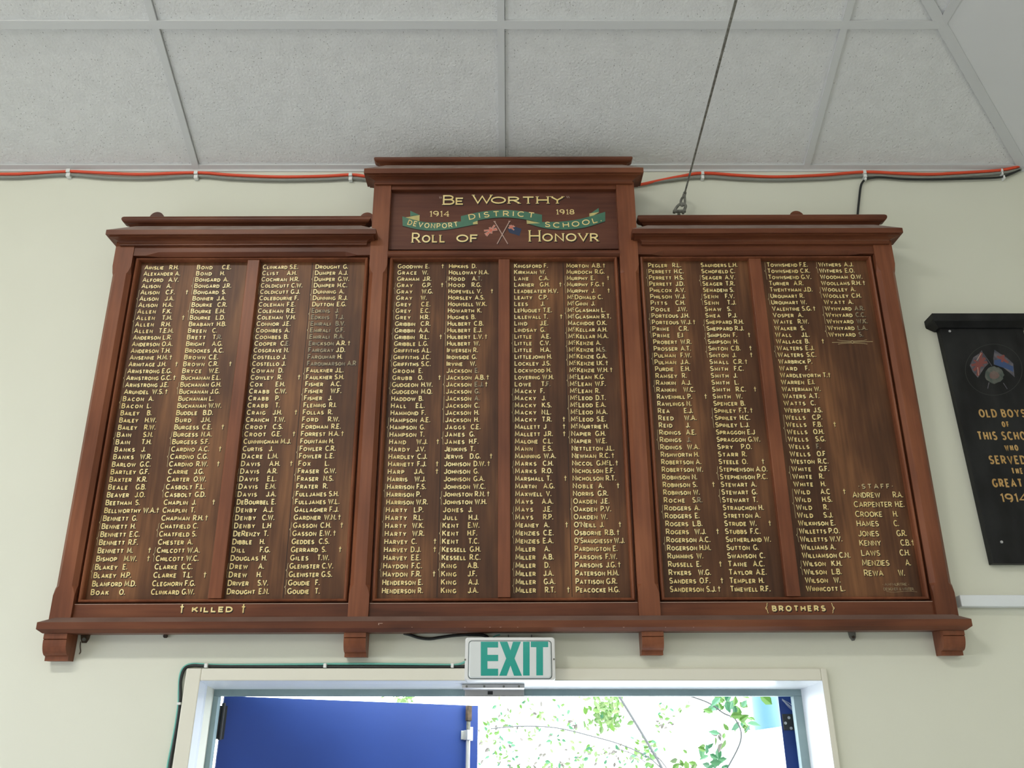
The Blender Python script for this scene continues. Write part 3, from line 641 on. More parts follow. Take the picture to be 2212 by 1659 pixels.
def write_column(parent, lines_, u0, wid, rr, ks):
    S = Sign(layered(WPN)); start = None
    for i, ln in enumerate(lines_):
        v = vrow(i, ks) + SKEW * (u0 + .08); mark = ln[0] if ln[0] in '(|)' else ''
        ln = ln[len(mark):]; tk = ln.split(' '); cross = '+' in tk; tk = [t_ for t_ in tk if t_ != '+']
        sur, ini = tk[0], tk[1]
        ss, si = worn_split(sur), worn_split(ini); n_ = len(sur.replace('~', ''))
        sp, spi, gap = .0014, .0010, .0075 if n_ > 7 else .0105
        sxs = .80 if n_ <= 7 else .75
        if n_ <= 5: sp = .0030
        mws = sum(S.measure(x, H_, SM_, sxs, T_, sp) + sp for x, _ in ss) - sp
        sxi = .70
        mwi = sum(S.measure(x, H_, SM_, sxi, T_, spi) + spi for x, _ in si)
        tab = wid * (.475 + rr.uniform(-.02, .02))
        crw = .0095 if cross else 0
        k = 1.0
        lim = wid * .955
        if mws + gap + mwi + crw > lim:
            k = (lim - gap * .6 - crw) / (mws + mwi); gap *= .6
        xi = max(u0 + mws * k + gap, u0 + tab)
        if xi + mwi * k + crw > u0 + lim: xi = u0 + lim - crw - mwi * k
        x = u0
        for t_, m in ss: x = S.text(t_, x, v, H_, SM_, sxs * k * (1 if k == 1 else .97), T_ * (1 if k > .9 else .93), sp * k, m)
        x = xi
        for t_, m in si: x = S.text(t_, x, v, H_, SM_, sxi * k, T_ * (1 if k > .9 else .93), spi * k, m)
        if cross:
            xc = max(x + .002, u0 + wid * .85) if x < u0 + wid * .70 else x + (.004 if x < u0 + wid * .84 else .0004)
            xc = min(xc, u0 + wid * .955 - .0075)
            S.glyph('+', xc, v, H_, .95, .0024, 'gold')
        if mark == '(': start = v + H_
        if mark == ')':
            vb = v - .001; md = (start + vb) / 2; ub = u0 - .0055; c_ = .0036
            for sg, ve in ((1, start), (-1, vb)):
                S.line([(ub + .001, ve), (ub, ve - sg * .004), (ub, md + sg * c_ * 1.3), (ub - c_ * .5, md + sg * c_ * .8), (ub - c_ * 1.1, md + sg * c_ * .3), (ub - c_ * 1.1, md)], .0011, 'line', 3, (.0010, -.0012))
            S.line([(ub - c_ * 1.1, md), (ub - c_ * .2, md + .0008)], .0012, 'line', 3)
    return S
rr = random.Random(11)
panels = []
for k, s_ in enumerate(sec):
    for side in (0, 1):
        ua = s_[0] + .017 if side == 0 else stl[k][1] - .002
        ub = stl[k][0] + .002 if side == 0 else s_[1] - .017
        b = MB(); b.bbox(ua, ub, vPin0 - .005, vPin1 + .005, WPN - .003, WPN, 'panel')
        # joint between the two boards of the panel
        pn = b.build('name_panel', HB)
        ci = k * 4 + side * 2; panels.append(pn)
        for c_ in (ci, ci + 1):
            wid = (colu[ci + 1] - colu[ci]); wid = wid if c_ == ci else min(wid, ub - .012 - colu[c_]) / .955
            S = write_column(pn, NAMES[c_].split('/'), colu[c_], wid, rr, k)
            if c_ == 11:                                      # staff list, flourish and signature in the last column
                f = BP(1797, 740, WPN); f2 = BP(1885, 738, WPN); mid = ((f[0] + f2[0]) / 2, (f[1] + f2[1]) / 2); hw = (f2[0] - f[0]) / 2
                S.line([(f[0], f[1]), (mid[0] - .006, mid[1])], .0014, 'line'); S.line([(mid[0] + .006, mid[1]), (f2[0], f2[1])], .0014, 'line')
                S.line([(mid[0] + .005 * cos(2*pi*q/14), mid[1] + .005 * sin(2*pi*q/14)) for q in range(15)], .0012, 'line')
                for sg in (1, -1):
                    S.line([(mid[0] - hw * .72, mid[1] + sg * .008), (mid[0] - hw * .55, mid[1] + sg * .0055), (mid[0], mid[1] + sg * .0035), (mid[0] + hw * .55, mid[1] + sg * .0055), (mid[0] + hw * .72, mid[1] + sg * .008)], .0011, 'line')
                st = [("*Staff*".upper(), 1855, 1056, 1929), ("Andrew R.A.", 1842, 1075.5, 1951), ("Carpenter H.E.", 1845, 1096, 1954), ("Crooke H.", 1848, 1117, 1940), ("Hames C.", 1851, 1137.5, 1942), ("Jones G.R.", 1854, 1159, 1959), ("Kenny C.B.+", 1857, 1179.5, 1976), ("Laws C.H.", 1861, 1201, 1966), ("Menzies A.", 1863, 1222.5, 1968), ("Rewa W.", 1867, 1244.5, 1955)]
                for i, (tx, pa, pb, pe) in enumerate(st):
                    ua_, va_ = BP(pa, pb, WPN); ue = BU(pe, pb, WPN); H2, s2 = PITCHV * .80, PITCHV * .70
                    if i == 0:
                        m0 = S.measure(tx, s2 * .92, s2 * .92, .95, .0026, 0); spx = (ue - ua_ - m0) / 6
                        S.text(tx, ua_, va_, s2 * .92, s2 * .92, .95, .0026, spx, 'line'); continue
                    a1, b1 = tx.split(' '); cr_ = b1.endswith('+'); b1 = b1.replace('+', '')
                    wn = S.measure(a1, H2, s2, .80, .0029, .0016); wi = S.measure(b1, H2, s2, .66, .0029, .0006); tot = ue - ua_ - (.013 if cr_ else 0)
                    kx = min(1, (tot - .008) / (wn + wi))
                    S.text(a1, ua_, va_, H2, s2, .80 * kx, .0029, .0016 * kx, 'gold'); x = S.text(b1, ua_ + tot - wi * kx, va_, H2, s2, .66 * kx, .0029, .0006, 'gold')
                    if cr_: S.glyph('+', x + .002, va_, H2, 1, .0024, 'gold')
                for tx, pa, pb, pe, hh in (("- A.McMURTRIE -", 1906, 1265.5, 1973, .0085), ("DESIGNER & WRITER.", 1909, 1275.5, 1980, .0085)):
                    ua_, va_ = BP(pa, pb, WPN); ue = BU(pe, pb - 1, WPN); wn = S.measure(tx, hh, hh, .7, .0011, .0004)
                    S.text(tx, ua_, va_, hh, hh, .7 * (ue - ua_) / wn, .0011, .0004, 'worn', shade=None)
                q = [BP(x_, y_, WPN) for x_, y_ in ((1914, 1277.5), (1930, 1279.5), (1945, 1278), (1965, 1277), (1981, 1278.5))]
                S.line(q, .0009, 'worn')
            S.b.build('gilt_lettering', pn)
        if k == 0 and side == 1 or k == 1:
            uj = colu[ci + 1] - .013
            b = MB(); b.bbox(uj, uj + .0022, vPin0, vPin1, WPN - .002, WPN + .00015, 'shade'); b.build('board_joint', pn)

# header panel with motto, ribbon and crossed flags
vh0, vh1 = BV(535.5, -.02), BV(407, -.02)
b = MB(); b.bbox(uA1 - .001, uB0 + .001, vh0 - .004, vh1 + .004, WB + .008, -.022, 'header'); hp = b.build('header_panel', HB)
b = MB(); pr = []
v1_, v0_ = BV(537.5, .004), BV(552.5, .004)
for i in range(9):
    a_ = i / 8 * pi; pr.append((-.012 + .018 * sin(a_), (v1_ + v0_) / 2 + (v1_ - v0_) / 2 * cos(a_)))
for i in range(8): b.face([(uA1, -pr[i][0], pr[i][1]), (uB0, -pr[i][0], pr[i][1]), (uB0, -pr[i+1][0], pr[i+1][1]), (uA1, -pr[i+1][0], pr[i+1][1])], 'woodh')
b.build('bead_rail', HB, 0, True)
WH = -.022
HPt = lambda zx, zy: BP(770 + zx / 3.456, 320 + zy / 3.456, WH)
def fit(S, tx, zx0, zx1, zy, zh, t, m, sm=.8, serif=0, sp=.003, **kw):
    u0, v0 = HPt(zx0, zy); u1, _ = HPt(zx1, zy); _, vt = HPt(zx0, zy - zh); H = vt - v0
    n_ = len([c for c in tx if c != ' ']); base = S.measure(tx, H, H * sm, 1.0, t, 0); fixed = n_ * t + tx.count(' ') * H * .35
    sx = (u1 - u0 - fixed - sp * (len(tx) - 1)) / max(base - fixed, 1e-6)
    S.text(tx, u0, v0, H, H * sm, sx, t, sp, m, serif=serif, **kw)
SH = (.0034, -.0044)
def word(name, *items):
    S = Sign(layered(WH))
    for a_, k_ in items: fit(S, *a_, **k_)
    return S.b.build(name, hp)
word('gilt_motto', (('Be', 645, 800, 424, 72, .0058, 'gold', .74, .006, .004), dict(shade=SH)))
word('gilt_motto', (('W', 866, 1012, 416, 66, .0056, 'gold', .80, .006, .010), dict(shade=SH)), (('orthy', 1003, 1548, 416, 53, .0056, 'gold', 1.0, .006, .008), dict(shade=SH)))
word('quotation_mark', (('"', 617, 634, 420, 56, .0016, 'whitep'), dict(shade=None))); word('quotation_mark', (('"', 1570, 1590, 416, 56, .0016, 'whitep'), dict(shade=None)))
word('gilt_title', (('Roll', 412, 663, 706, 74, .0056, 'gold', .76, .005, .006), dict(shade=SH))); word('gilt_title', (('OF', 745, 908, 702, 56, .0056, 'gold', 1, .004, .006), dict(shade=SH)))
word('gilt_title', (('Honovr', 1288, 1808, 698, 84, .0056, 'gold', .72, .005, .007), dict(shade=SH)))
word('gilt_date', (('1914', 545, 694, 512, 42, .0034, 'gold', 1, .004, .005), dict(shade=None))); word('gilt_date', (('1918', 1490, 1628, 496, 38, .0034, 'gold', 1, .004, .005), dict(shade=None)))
S = Sign(layered(WH))
def qcurve(P, n=24): 
    return [tuple(p) for p in spline([Vector((*HPt(*p), 0)) for p in P], 6)]
def band(top, bot, m, layer):
    T_a, B_a = qcurve(top), qcurve(bot)
    for i in range(len(T_a) - 1): S.quad([T_a[i], T_a[i+1], B_a[i+1], B_a[i]], m, layer)
z = lambda *P: [HPt(*p) for p in P]
dk = .0035
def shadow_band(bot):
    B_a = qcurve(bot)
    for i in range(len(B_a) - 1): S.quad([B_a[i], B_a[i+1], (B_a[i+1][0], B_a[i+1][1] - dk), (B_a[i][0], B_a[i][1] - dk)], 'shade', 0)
lt, lb = [(343, 510), (450, 542), (560, 556), (700, 553), (905, 540)], [(345, 580), (450, 605), (560, 615), (700, 605), (905, 566)]
rt, rb = [(1270, 545), (1400, 552), (1560, 546), (1700, 522), (1857, 476)], [(1275, 562), (1400, 596), (1540, 608), (1700, 594), (1857, 546)]
ct, cb = [(780, 508), (930, 476), (1090, 462), (1240, 472), (1385, 498)], [(780, 572), (930, 535), (1090, 518), (1240, 530), (1385, 560)]
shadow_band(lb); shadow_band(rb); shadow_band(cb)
S.poly(z((402, 468), (472, 500), (402, 508)), 'green', 1); S.poly(z((365, 518), (472, 500), (470, 546)), 'rgold', 1.5)
S.poly(z((1808, 447), (1810, 478), (1750, 486)), 'green', 1); S.poly(z((1738, 488), (1812, 478), (1740, 522)), 'rgold', 1.5)
band(lt, lb, 'green', 1.2); band(rt, rb, 'green', 1.2)
S.poly(z((815, 572), (903, 544), (905, 568)), 'rgold', 1.6); S.poly(z((1270, 538), (1272, 566), (1372, 560)), 'rgold', 1.6)
band(ct, cb, 'green', 2)
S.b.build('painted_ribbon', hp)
hr = HPt(1000, 500)[1] - HPt(1000, 540)[1]
for tx, P_, hk, sx_, t_ in (('DEVONPORT', ((378, 572), (570, 601), (762, 586)), .95, .85, .0032), ('DISTRICT', ((842, 538), (1085, 512), (1325, 525)), 1.04, 1.25, .0036), ('SCHOOL.', ((1402, 588), (1600, 592), (1832, 548)), 1.0, 1.3, .0036)):
    S = Sign(lambda u, v, l: (u, -(WH + .0012 + .0002 * l), v)); S.curve_text(tx, z(*P_), hr * hk, sx_, t_, 'gold', shade=None); S.b.build('ribbon_lettering', hp)
S = Sign(layered(WH)); fz = lambda zx, zy: BP(950 + zx / 8.848, 470 + zy / 8.848, WH); Z = lambda *P: [fz(*p) for p in P]
def jack(c, arms, wt, rt_, lay):
    for a_, b_ in arms: S.line(Z(a_, b_), wt, 'whitep', lay)
    for a_, b_ in arms: S.line(Z(a_, b_), rt_, 'redp', lay + .6)
S.poly(Z((1055, 130), (1112, 250), (1030, 320), (985, 310), (890, 365), (838, 240), (955, 185)), 'header', .2)
jack((970, 240), (((1052, 145), (890, 352)), ((1100, 232), (845, 252)), ((955, 185), (990, 308)), ((1085, 205), (862, 318))), .0072, .0038, 1)
S.line(Z((940, 225), (1000, 260)), .0085, 'redp', 1.7)
S.poly(Z((1290, 215), (1440, 178), (1560, 215), (1545, 280), (1520, 352), (1450, 325), (1390, 310), (1330, 290)), 'navy', .6)
jack((1370, 185), (((1325, 150), (1420, 240)), ((1310, 200), (1435, 170)), ((1360, 140), (1385, 225)), ((1330, 215), (1410, 150))), .0048, .0026, 1)
S.line(Z((1345, 175), (1395, 190)), .0044, 'redp', 1.7)
for a_, b_ in (((1332, 75), (1095, 505)), ((1047, 80), (1300, 505))):
    A, B_ = fz(*a_), fz(*b_); dx = .0013
    S.line([(A[0], A[1]), ((A[0] + B_[0]) / 2, (A[1] + B_[1]) / 2), (B_[0], B_[1])], .0034, 'pole', 2.5, (.0022, -.0022))
    S.line([(A[0] - .004, A[1] + .001), (A[0] + .004, A[1] + .001)], .0026, 'pole', 2.6)
S.b.build('painted_flags', hp)
# wording on the bottom rails
S = Sign(layered(-.010)); 
def btext(S, tx, px0, px1, py, pyh, t, sxsp=.006):
    u0, v0 = BP(px0, py, -.01); u1 = BU(px1, py, -.01); H = BV(pyh, -.01) - BV(py, -.01); n_ = len(tx); base = S.measure(tx, H, H, 1, t, 0)
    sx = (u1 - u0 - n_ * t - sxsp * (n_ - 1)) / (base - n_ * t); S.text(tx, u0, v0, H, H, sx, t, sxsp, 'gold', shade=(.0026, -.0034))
btext(S, 'KILLED', 414, 502, 1323, 1310.5, .0044); S.b.build('gilt_lettering', brs[0])
for px_ in (387, 520):
    S = Sign(layered(-.010)); u0, v0 = BP(px_, 1325, -.01); S.glyph('+', u0, v0, BV(1304, -.01) - BV(1325, -.01), .8, .0040, 'gold', shade=(.0026, -.0034)); S.b.build('gilt_cross', brs[0])
S = Sign(layered(-.010)); btext(S, 'BROTHERS', 1668, 1784, 1321, 1308, .0044); S.b.build('gilt_lettering', brs[2])
for px_, sg in ((1656, 1), (1797, -1)):
    S = Sign(layered(-.010)); u0, va = BP(px_, 1302.5, -.01); vb = BV(1327, -.01); md = (va + vb) / 2; c_ = .005 * sg
    for s2, ve in ((1, va), (-1, vb)): S.line([(u0 + c_ * .3, ve), (u0, ve - s2 * .006), (u0, md + s2 * .006), (u0 - c_ * .7, md + s2 * .003), (u0 - c_, md)], .0018, 'gold', 3, (.002, -.002))
    S.line([(u0 - c_, md), (u0, md)], .002, 'gold', 3); S.b.build('gilt_brace', brs[2])

# ------------------------------------------------------------------ hardware and wiring round the board
XH = WP(1468, 458, 0)
wz = XH.z + .02
wr = empty('hanging_wire', (WP(1474, 440, -.05).x, -.05, WP(1474, 440, -.05).z)); tag(wr, 'long taut steel wire rope running up from a shackle behind the board top', 'wire')
p0 = WP(1479, 418, -.05)
pw = [p0 + Vector((WP(1590, 0, -1.30).x - p0.x, -1.25, WP(1590, 0, -1.30).z - p0.z)) * k for k in (0, .5, 1, 3.0)]
L0 = wr.location
b = MB(); b.tube([p - L0 for p in pw], .0036, 'steeld', 8); b.build('wire_rope', wr, 0, True)
dv = (pw[1] - pw[0]).normalized()
b = MB(); b.tube([p0 - L0 + dv * .006, p0 - L0 - dv * .03], .007, 'steeld', 10); b.build('ferrule', wr, 0, True)
pt = [WP(x, y, -.05) - L0 for x, y in ((1478, 422), (1471, 433), (1472, 444), (1479, 440), (1479, 422))]
b = MB(); b.tube(spline(pt, 5), .0045, 'steeld', 8); b.build('thimble', wr, 0, True)
pt = [WP(x, y, -.05) - L0 for x, y in ((1456, 460), (1459, 452), (1466, 443), (1474, 440), (1481, 444), (1479, 452), (1475, 461))]
b = MB(); b.tube(spline(pt, 5), .0055, 'steeld', 8); b.build('shackle', wr, 0, True)
pt = [WP(x, y, -.05) - L0 for x, y in ((1454, 457), (1481, 456))]
b = MB(); b.tube(pt, .0065, 'steeld', 8); b.tube([WP(1466, 456, -.05) - L0, WP(1467, 470, -.002) - L0], .006, 'steeld', 8); b.build('eye_bolt', wr, 0, True)

def cable(name, pts, r, m, label, y=-.012, cat='cable', n=8):
    P = [WP(p[0], p[1], p[2] if len(p) > 2 else y) for p in pts]
    b = MB(); b.tube(spline(P, n), r, m, 10); return tag(b.build(name, None, 0, True), label, cat)
cable('electrical_cable', [(-1205, 377), (-900, 373), (-600, 377), (-300, 374), (0, 376), (60, 375), (147, 370.5), (200, 372.5), (300, 376.5), (423, 373), (500, 378), (600, 382), (700, 380.5), (757, 377.5), (790, 381), (860, 392), (1000, 396), (1200, 402), (1330, 402), (1380, 399), (1420, 391), (1470, 381), (1518, 374), (1600, 379), (1680, 382), (1780, 378), (1868, 371.5), (1940, 374.5), (2010, 376.5), (2080, 373), (2166, 367), (2212, 356), (2225, 352)],
      .0060, 'orange', 'bright orange cable looped along the top of the wall')
cable('electrical_cable', [(-1205, 384.5), (-900, 381), (-600, 385), (-300, 382), (0, 383.5), (60, 382), (147, 377.5), (230, 384), (320, 385.5), (423, 380.5), (500, 386), (600, 389.5), (700, 388), (757, 385.5), (800, 389), (860, 396), (1000, 402), (1200, 406), (1330, 406), (1375, 400), (1400, 396), (1440, 390), (1518, 382.5), (1600, 387), (1680, 389), (1780, 386), (1868, 380), (1940, 383), (2010, 384), (2080, 380.5), (2166, 373.5), (2205, 366)],
      .0062, 'greyc', 'grey cable sagging just below the orange one along the wall top', -.010)
cable('electrical_cable', [(1852, 478, -.008), (1853, 460, -.008), (1856, 430, -.008), (1859, 405, -.008), (1863, 394, -.008), (1870, 388, -.010), (1884, 384, -.012), (1905, 383), (1960, 387), (2020, 387.5), (2080, 386.5), (2150, 384), (2172, 380), (2190, 373), (2203, 367)],
      .0043, 'black', 'thin black cable rising from the board then bending right under the grey cable')
def clip(pts, label, group, y=-.017):
    b = MB()
    for (px0, py0, px1, py1) in pts:
        A, B_ = WP(px0, py0, y), WP(px1, py1, y)
        b.box(A.x, B_.x, y - .003, -.0002, B_.z, A.z, 'clip')
    return tag(b.build('cable_clip', None, .0015), label, 'clip', group)
cg = 'white clips holding the cables along the wall top'
for px_, py_, lb in ((147, 373, 'white clip on the orange cable nearest the left end of the wall'), (423, 377, 'white clip on the orange cable below the left ceiling runner'), (757, 381, 'white clip on the orange cable just left of the tall board centre'), (1518, 378, 'white clip on the orange cable beside the hanging wire')):
    clip([(px_ - 3.5, py_ - 8, px_ + 3.5, py_ - 1), (px_ - 3.5, py_ + 1, px_ + 3.5, py_ + 8)], lb, cg)
clip([(1864, 367, 1872, 375), (1865, 376.5, 1873, 383), (1867, 384, 1872.5, 388.5)], 'three-loop white clip where the black cable joins the orange one', cg)
clip([(2162, 365, 2167.5, 371), (2163.5, 371.5, 2168, 378), (2167, 379, 2172, 386)], 'three-loop white clip nearest the right end of the wall', cg)

# wiring round the door frame, from the exit sign
cable('electrical_cable', [(1010, 1440, -.008), (900, 1440.5), (700, 1440.5), (500, 1440), (440, 1438.5), (418, 1437.5), (402, 1442), (394, 1455), (390, 1475), (390, 1500), (389, 1520), (384, 1560), (376, 1605), (368, 1650), (350, 1760), (318, 1900), (260, 2160)], .0046, 'black', 'black cable following the head and left side of the door frame', -.010)
cable('electrical_cable', [(1012, 1424, -.010), (1000, 1432, -.010), (985, 1436), (960, 1436), (800, 1434), (650, 1435), (500, 1436.2), (450, 1435.5), (420, 1434), (404, 1437), (393, 1447), (388, 1465), (386.5, 1490), (385.5, 1520), (380, 1560), (372, 1605), (363, 1650), (345, 1760), (313, 1900), (254, 2160)], .0034, 'teal', 'teal green cable lying on the black one round the door frame', -.008)
dg = 'white clips holding the cables round the door frame'
for px_, lb in ((445, 'white clip at the top left corner of the door frame'), (702, 'white clip midway along the door head below the second bracket'), (977, 'white clip just left of the exit sign')):
    clip([(px_ - 3, 1433, px_ + 3, 1442.5)], lb, dg, -.019)
clip([(382.5, 1517, 390, 1522.5)], 'white clip on the left side of the door frame', dg, -.019)
cable('electrical_cable', [(872, 1368), (886, 1371.5), (905, 1377.5), (928, 1380), (950, 1377), (975, 1373.5), (1003, 1371.5), (1030, 1371), (1045, 1372.5), (1054, 1377), (1060, 1386)], .0046, 'black', 'black cable drooping below the sill of the board left of the exit sign', -.0055)
for px_, lb in ((1097, 'thin grey conduit dropping onto the exit sign, the left one of two'), (1147, 'thin grey conduit dropping onto the exit sign, the right one of two')):
    A = WP(px_, 1371, -.008); B_ = WP(px_ + 2.5, 1379, -.008); b = MB(); b.box(A.x, B_.x, -.010, -.0002, B_.z, A.z, 'greyc'); tag(b.build('cable_conduit'), lb, 'conduit', 'conduits above the exit sign')
cable('electrical_cable', [(1064, 1377, -.008), (1072, 1373, -.008), (1080, 1371, -.008)], .002, 'teal', 'short teal wire poking out between the sill and the exit sign', -.008)

# fixings under the sill
b = MB(); A = WP(182, 1380, -.004)
prf = [(-.018, .03), (.018, .03), (.014, .0), (.008, -.012), (-.006, -.012), (-.011, 0)]
b.loft([[(A.x + x, -.004, A.z + zz) for x, zz in prf], [(A.x + x, -.0002, A.z + zz) for x, zz in prf]], 'rust')
o = tag(b.build('fixing_lug', None, .001), 'rusty metal lug under the sill beside the far left bracket', 'fixing')
b = MB(); b.tube([(A.x + .001, -.009, A.z - .002), (A.x + .001, -.003, A.z - .002)], .0055, 'steeld', 12); b.build('screw', o)
b = MB(); b.tube(spline([WP(174, 1386, -.003), WP(173, 1397, -.003), WP(174, 1407, -.003), WP(171, 1413, -.003)], 4), .0014, 'rust', 5)
tag(b.build('cobweb'), 'dark dangling thread of old cobweb under the far left bracket', 'cobweb')
b = MB(); A = WP(356, 1373.5, -.01); b.tube([A, (A.x, -.0002, A.z)], .0062, 'rust', 6); tag(b.build('bolt'), 'rusty bolt head in the wall under the sill left of the cross lettering', 'bolt')
b = MB(); A = WP(1840, 1372, -.004); prf = [(-.011, .02), (.013, .02), (.012, -.006), (.006, -.016), (-.001, -.017), (-.008, -.006)]
b.loft([[(A.x + x, -.005, A.z + zz) for x, zz in prf], [(A.x + x, -.0002, A.z + zz) for x, zz in prf]], 'steeld')
o = tag(b.build('fixing_lug', None, .001), 'dark metal lug below the sill left of the far right bracket', 'fixing')
b = MB(); b.tube([(A.x + .003, -.010, A.z - .006), (A.x + .003, -.004, A.z - .006)], .004, 'rust', 10); b.build('screw', o)

# ------------------------------------------------------------------ exit sign
ES = empty('exit_sign', WP(1101, 1470, 0)); tag(ES, 'white illuminated sign box with green EXIT lettering over the doorway', 'exit sign')
L0 = ES.location; EYF = -.075
def EP(px, py, y=EYF): return WP(px, py, y) - L0
def rrect(x0, x1, z0, z1, r, n=5):
    out = []
    for cx, cz, a0 in ((x1 - r, z1 - r, 0), (x0 + r, z1 - r, 90), (x0 + r, z0 + r, 180), (x1 - r, z0 + r, 270)):
        out += [(cx + r * cos(R(a0 + 90 * i / n)), cz + r * sin(R(a0 + 90 * i / n))) for i in range(n + 1)]
    return out
A, B_ = EP(1003, 1470), EP(1198.5, 1376)
x0, x1, z0, z1_ = A.x, B_.x, A.z, B_.z
ring = lambda y, k, r: [(x, y, zz) for x, zz in rrect(x0 + k, x1 - k, z0 + k, z1_ - k, r)]
b = MB(); b.loft([ring(0.0, 0, .008), ring(EYF + .006, 0, .008), ring(EYF + .001, .0015, .008), ring(EYF, .005, .006)], 'plastic'); b.build('housing', ES)
A, B_ = EP(1010.5, 1467), EP(1191.5, 1383.5); x0, x1, z0, z1_ = A.x, B_.x, A.z, B_.z
b = MB(); b.loft([ring(EYF + .001, 0, .010), ring(EYF - .0008, 0, .010)], 'slip'); b.build('gasket', ES)
b = MB(); b.loft([ring(EYF, .0022, .009), ring(EYF - .004, .0026, .009), ring(EYF - .006, .006, .007)], 'sface'); face = b.build('diffuser', ES)
yl = EYF - .0064
def LP(zx, zy): 
    p = EP(850 + zx / 5.53, 1340 + zy / 5.53, yl); return (p.x, yl, p.z)
b = MB()
lets = {'E': [((1043, 255), (1122, 255), (1122, 662), (1043, 662)), ((1122, 255), (1250, 255), (1250, 325), (1122, 325)), ((1122, 412), (1250, 412), (1250, 487), (1122, 487)), ((1122, 578), (1250, 578), (1250, 662), (1122, 662))],
        'X': [((1268, 255), (1360, 255), (1397, 358), (1346, 455)), ((1428, 255), (1522, 255), (1446, 455), (1397, 358)), ((1397, 358), (1446, 455), (1397, 540), (1346, 455)), ((1446, 455), (1535, 662), (1440, 662), (1397, 540)), ((1346, 455), (1397, 540), (1352, 662), (1262, 662))],
        'I': [((1548, 255), (1626, 255), (1626, 660), (1548, 660))],
        'T': [((1640, 252), (1848, 252), (1848, 320), (1640, 320)), ((1706, 320), (1786, 320), (1786, 658), (1706, 658))]}
for ch in 'EXIT':
    for q in lets[ch]: b.face([LP(*p) for p in q][::-1], 'exit')
b.build('exit_lettering', face)
for px_, py_ in ((1004.8, 1425), (1196.5, 1424)):
    p = EP(px_, py_); b = MB(); b.tube([(p.x, EYF - .001, p.z), (p.x, EYF + .004, p.z)], .0028, 'steeld', 10); b.build('screw', ES)

# steel keep plate on the door head under the sign
KY = .02
A, B_ = WP(998, 1486, KY), WP(1133, 1478, KY); C_ = WP(998, 1503.5, .11)
b = MB(); b.box(A.x, B_.x, KY, RY + .04, A.z, B_.z, 'steel'); b.box(A.x + .004, B_.x, RY - .012, RY - .004, WP(1100, 1504.5, RY - .012).z, A.z + .002, 'steel')
kp = tag(b.build('keep_plate', None, .001), 'angled steel bolt keep plate on the door head under the exit sign', 'plate')
for px_ in (1008, 1046, 1088, 1121):
    p = WP(px_, 1487, KY); b = MB(); b.tube([(p.x, KY - .003, A.z + .004), (p.x, KY + .006, A.z + .004)], .0035, 'steeld', 10); b.build('screw', kp)
p = WP(1059, 1496, RY - .013); b = MB(); b.box(p.x - .008, p.x + .008, RY - .0135, RY - .012, p.z - .006, p.z + .004, 'hinge'); b.build('bolt_slot', kp)

# ------------------------------------------------------------------ white trunking and old boys' plaque on the right
A, B_ = WP(2078, 1310, -.03), WP(2300, 1285, -.03)
b = MB(); b.box(A.x, XR - .002, -.03, -.0003, A.z, B_.z, 'lining'); struct(b.build('trim_5', None, .003))
PY = -.028
PL = empty('memorial_plaque', WP(2120, 960, 0)); tag(PL, 'tall dark painted timber plaque with flags and ochre lettering right of the honour board', 'plaque')
L0 = PL.location; PP = lambda px, py, y=PY: WP(px, py, y) - L0
px0 = (PP(2027, 705).x + PP(2148, 1216).x) / 2; px1 = PP(2208, 704).x; pzt, pzb = PP(2100, 700).z, PP(2100, 1217).z
b = MB(); b.box(px0, px1, PY - 0, -.0003, pzb, pzt, 'slate'); body = b.build('backboard', PL, .0015)
zt_, zb_ = PP(2100, 678, -.06).z, PP(2100, 701, -.06).z; ex_ = .03
pr = [(.0, zb_), (.036, zb_), (.062, zb_ + .014), (.064, zb_ + .020), (.064, zt_), (.0, zt_)]
b = MB(); ml = [(px0 - max(w_ - .028, 0), -w_, v) for w_, v in pr]; mr = [(px1 + max(w_ - .028, 0), -w_, v) for w_, v in pr]
for i in range(len(pr) - 1):
    b.face([ml[i], ml[i+1], mr[i+1], mr[i]], 'slate'); b.face([ml[i], (ml[i][0], -.0003, ml[i][2]), (ml[i+1][0], -.0003, ml[i+1][2]), ml[i+1]], 'slate'); b.face([mr[i], mr[i+1], (mr[i+1][0], -.0003, mr[i+1][2]), (mr[i][0], -.0003, mr[i][2])], 'slate')
b.build('cornice', PL)
for px_, py_ in ((2051, 716), (2163, 1171)):
    p = PP(px_, py_); b = MB(); b.tube([(p.x, PY - .003, p.z), (p.x, PY + .002, p.z)], .0045, 'steel', 10); b.build('screw', PL)
S = Sign(lambda u, v, l: (u, PY - .0003 - .0002 * l, v))
PQ = lambda px, py: (PP(px, py).x, PP(px, py).z)
cxp = (px0 + px1) / 2
def ptext(tx, xs, py, pyt, t, sp=.004):
    u0, v0 = PQ(xs, py); H = PQ(xs, pyt)[1] - v0; half = cxp - u0; n_ = len(tx); sp_n = tx.count(' ')
    base = S.measure(tx, H, H, 1, t, 0); fixed = (n_ - sp_n) * t + sp_n * H * .35
    sx = (2 * half - fixed - sp * (n_ - 1)) / (base - fixed); S.text(tx, u0, v0, H, H, sx, t, sp, 'pgold', shade=None)
ptext('OLD BOYS', 2116, 902, 884, .0055); ptext('OF', 2165, 923, 910.5, .0045); ptext('THIS SCHOOL', 2113, 951, 932, .0055)
ptext('WHO', 2171, 974, 961, .0045); ptext('SERVED IN', 2138, 1003, 984, .0055); ptext('THE', 2186, 1024, 1011, .0045)
ptext('GREAT WAR', 2145, 1053, 1034, .0058); ptext('1914-18', 2163, 1086, 1066, .0055)
S.b.build('ochre_lettering', body)
S = Sign(lambda u, v, l: (u, PY - .0003 - .0002 * l, v)); ez = lambda zx, zy: PQ(2000 + zx / 9.76, 730 + zy / 9.76); E = lambda *P: [ez(*p) for p in P]
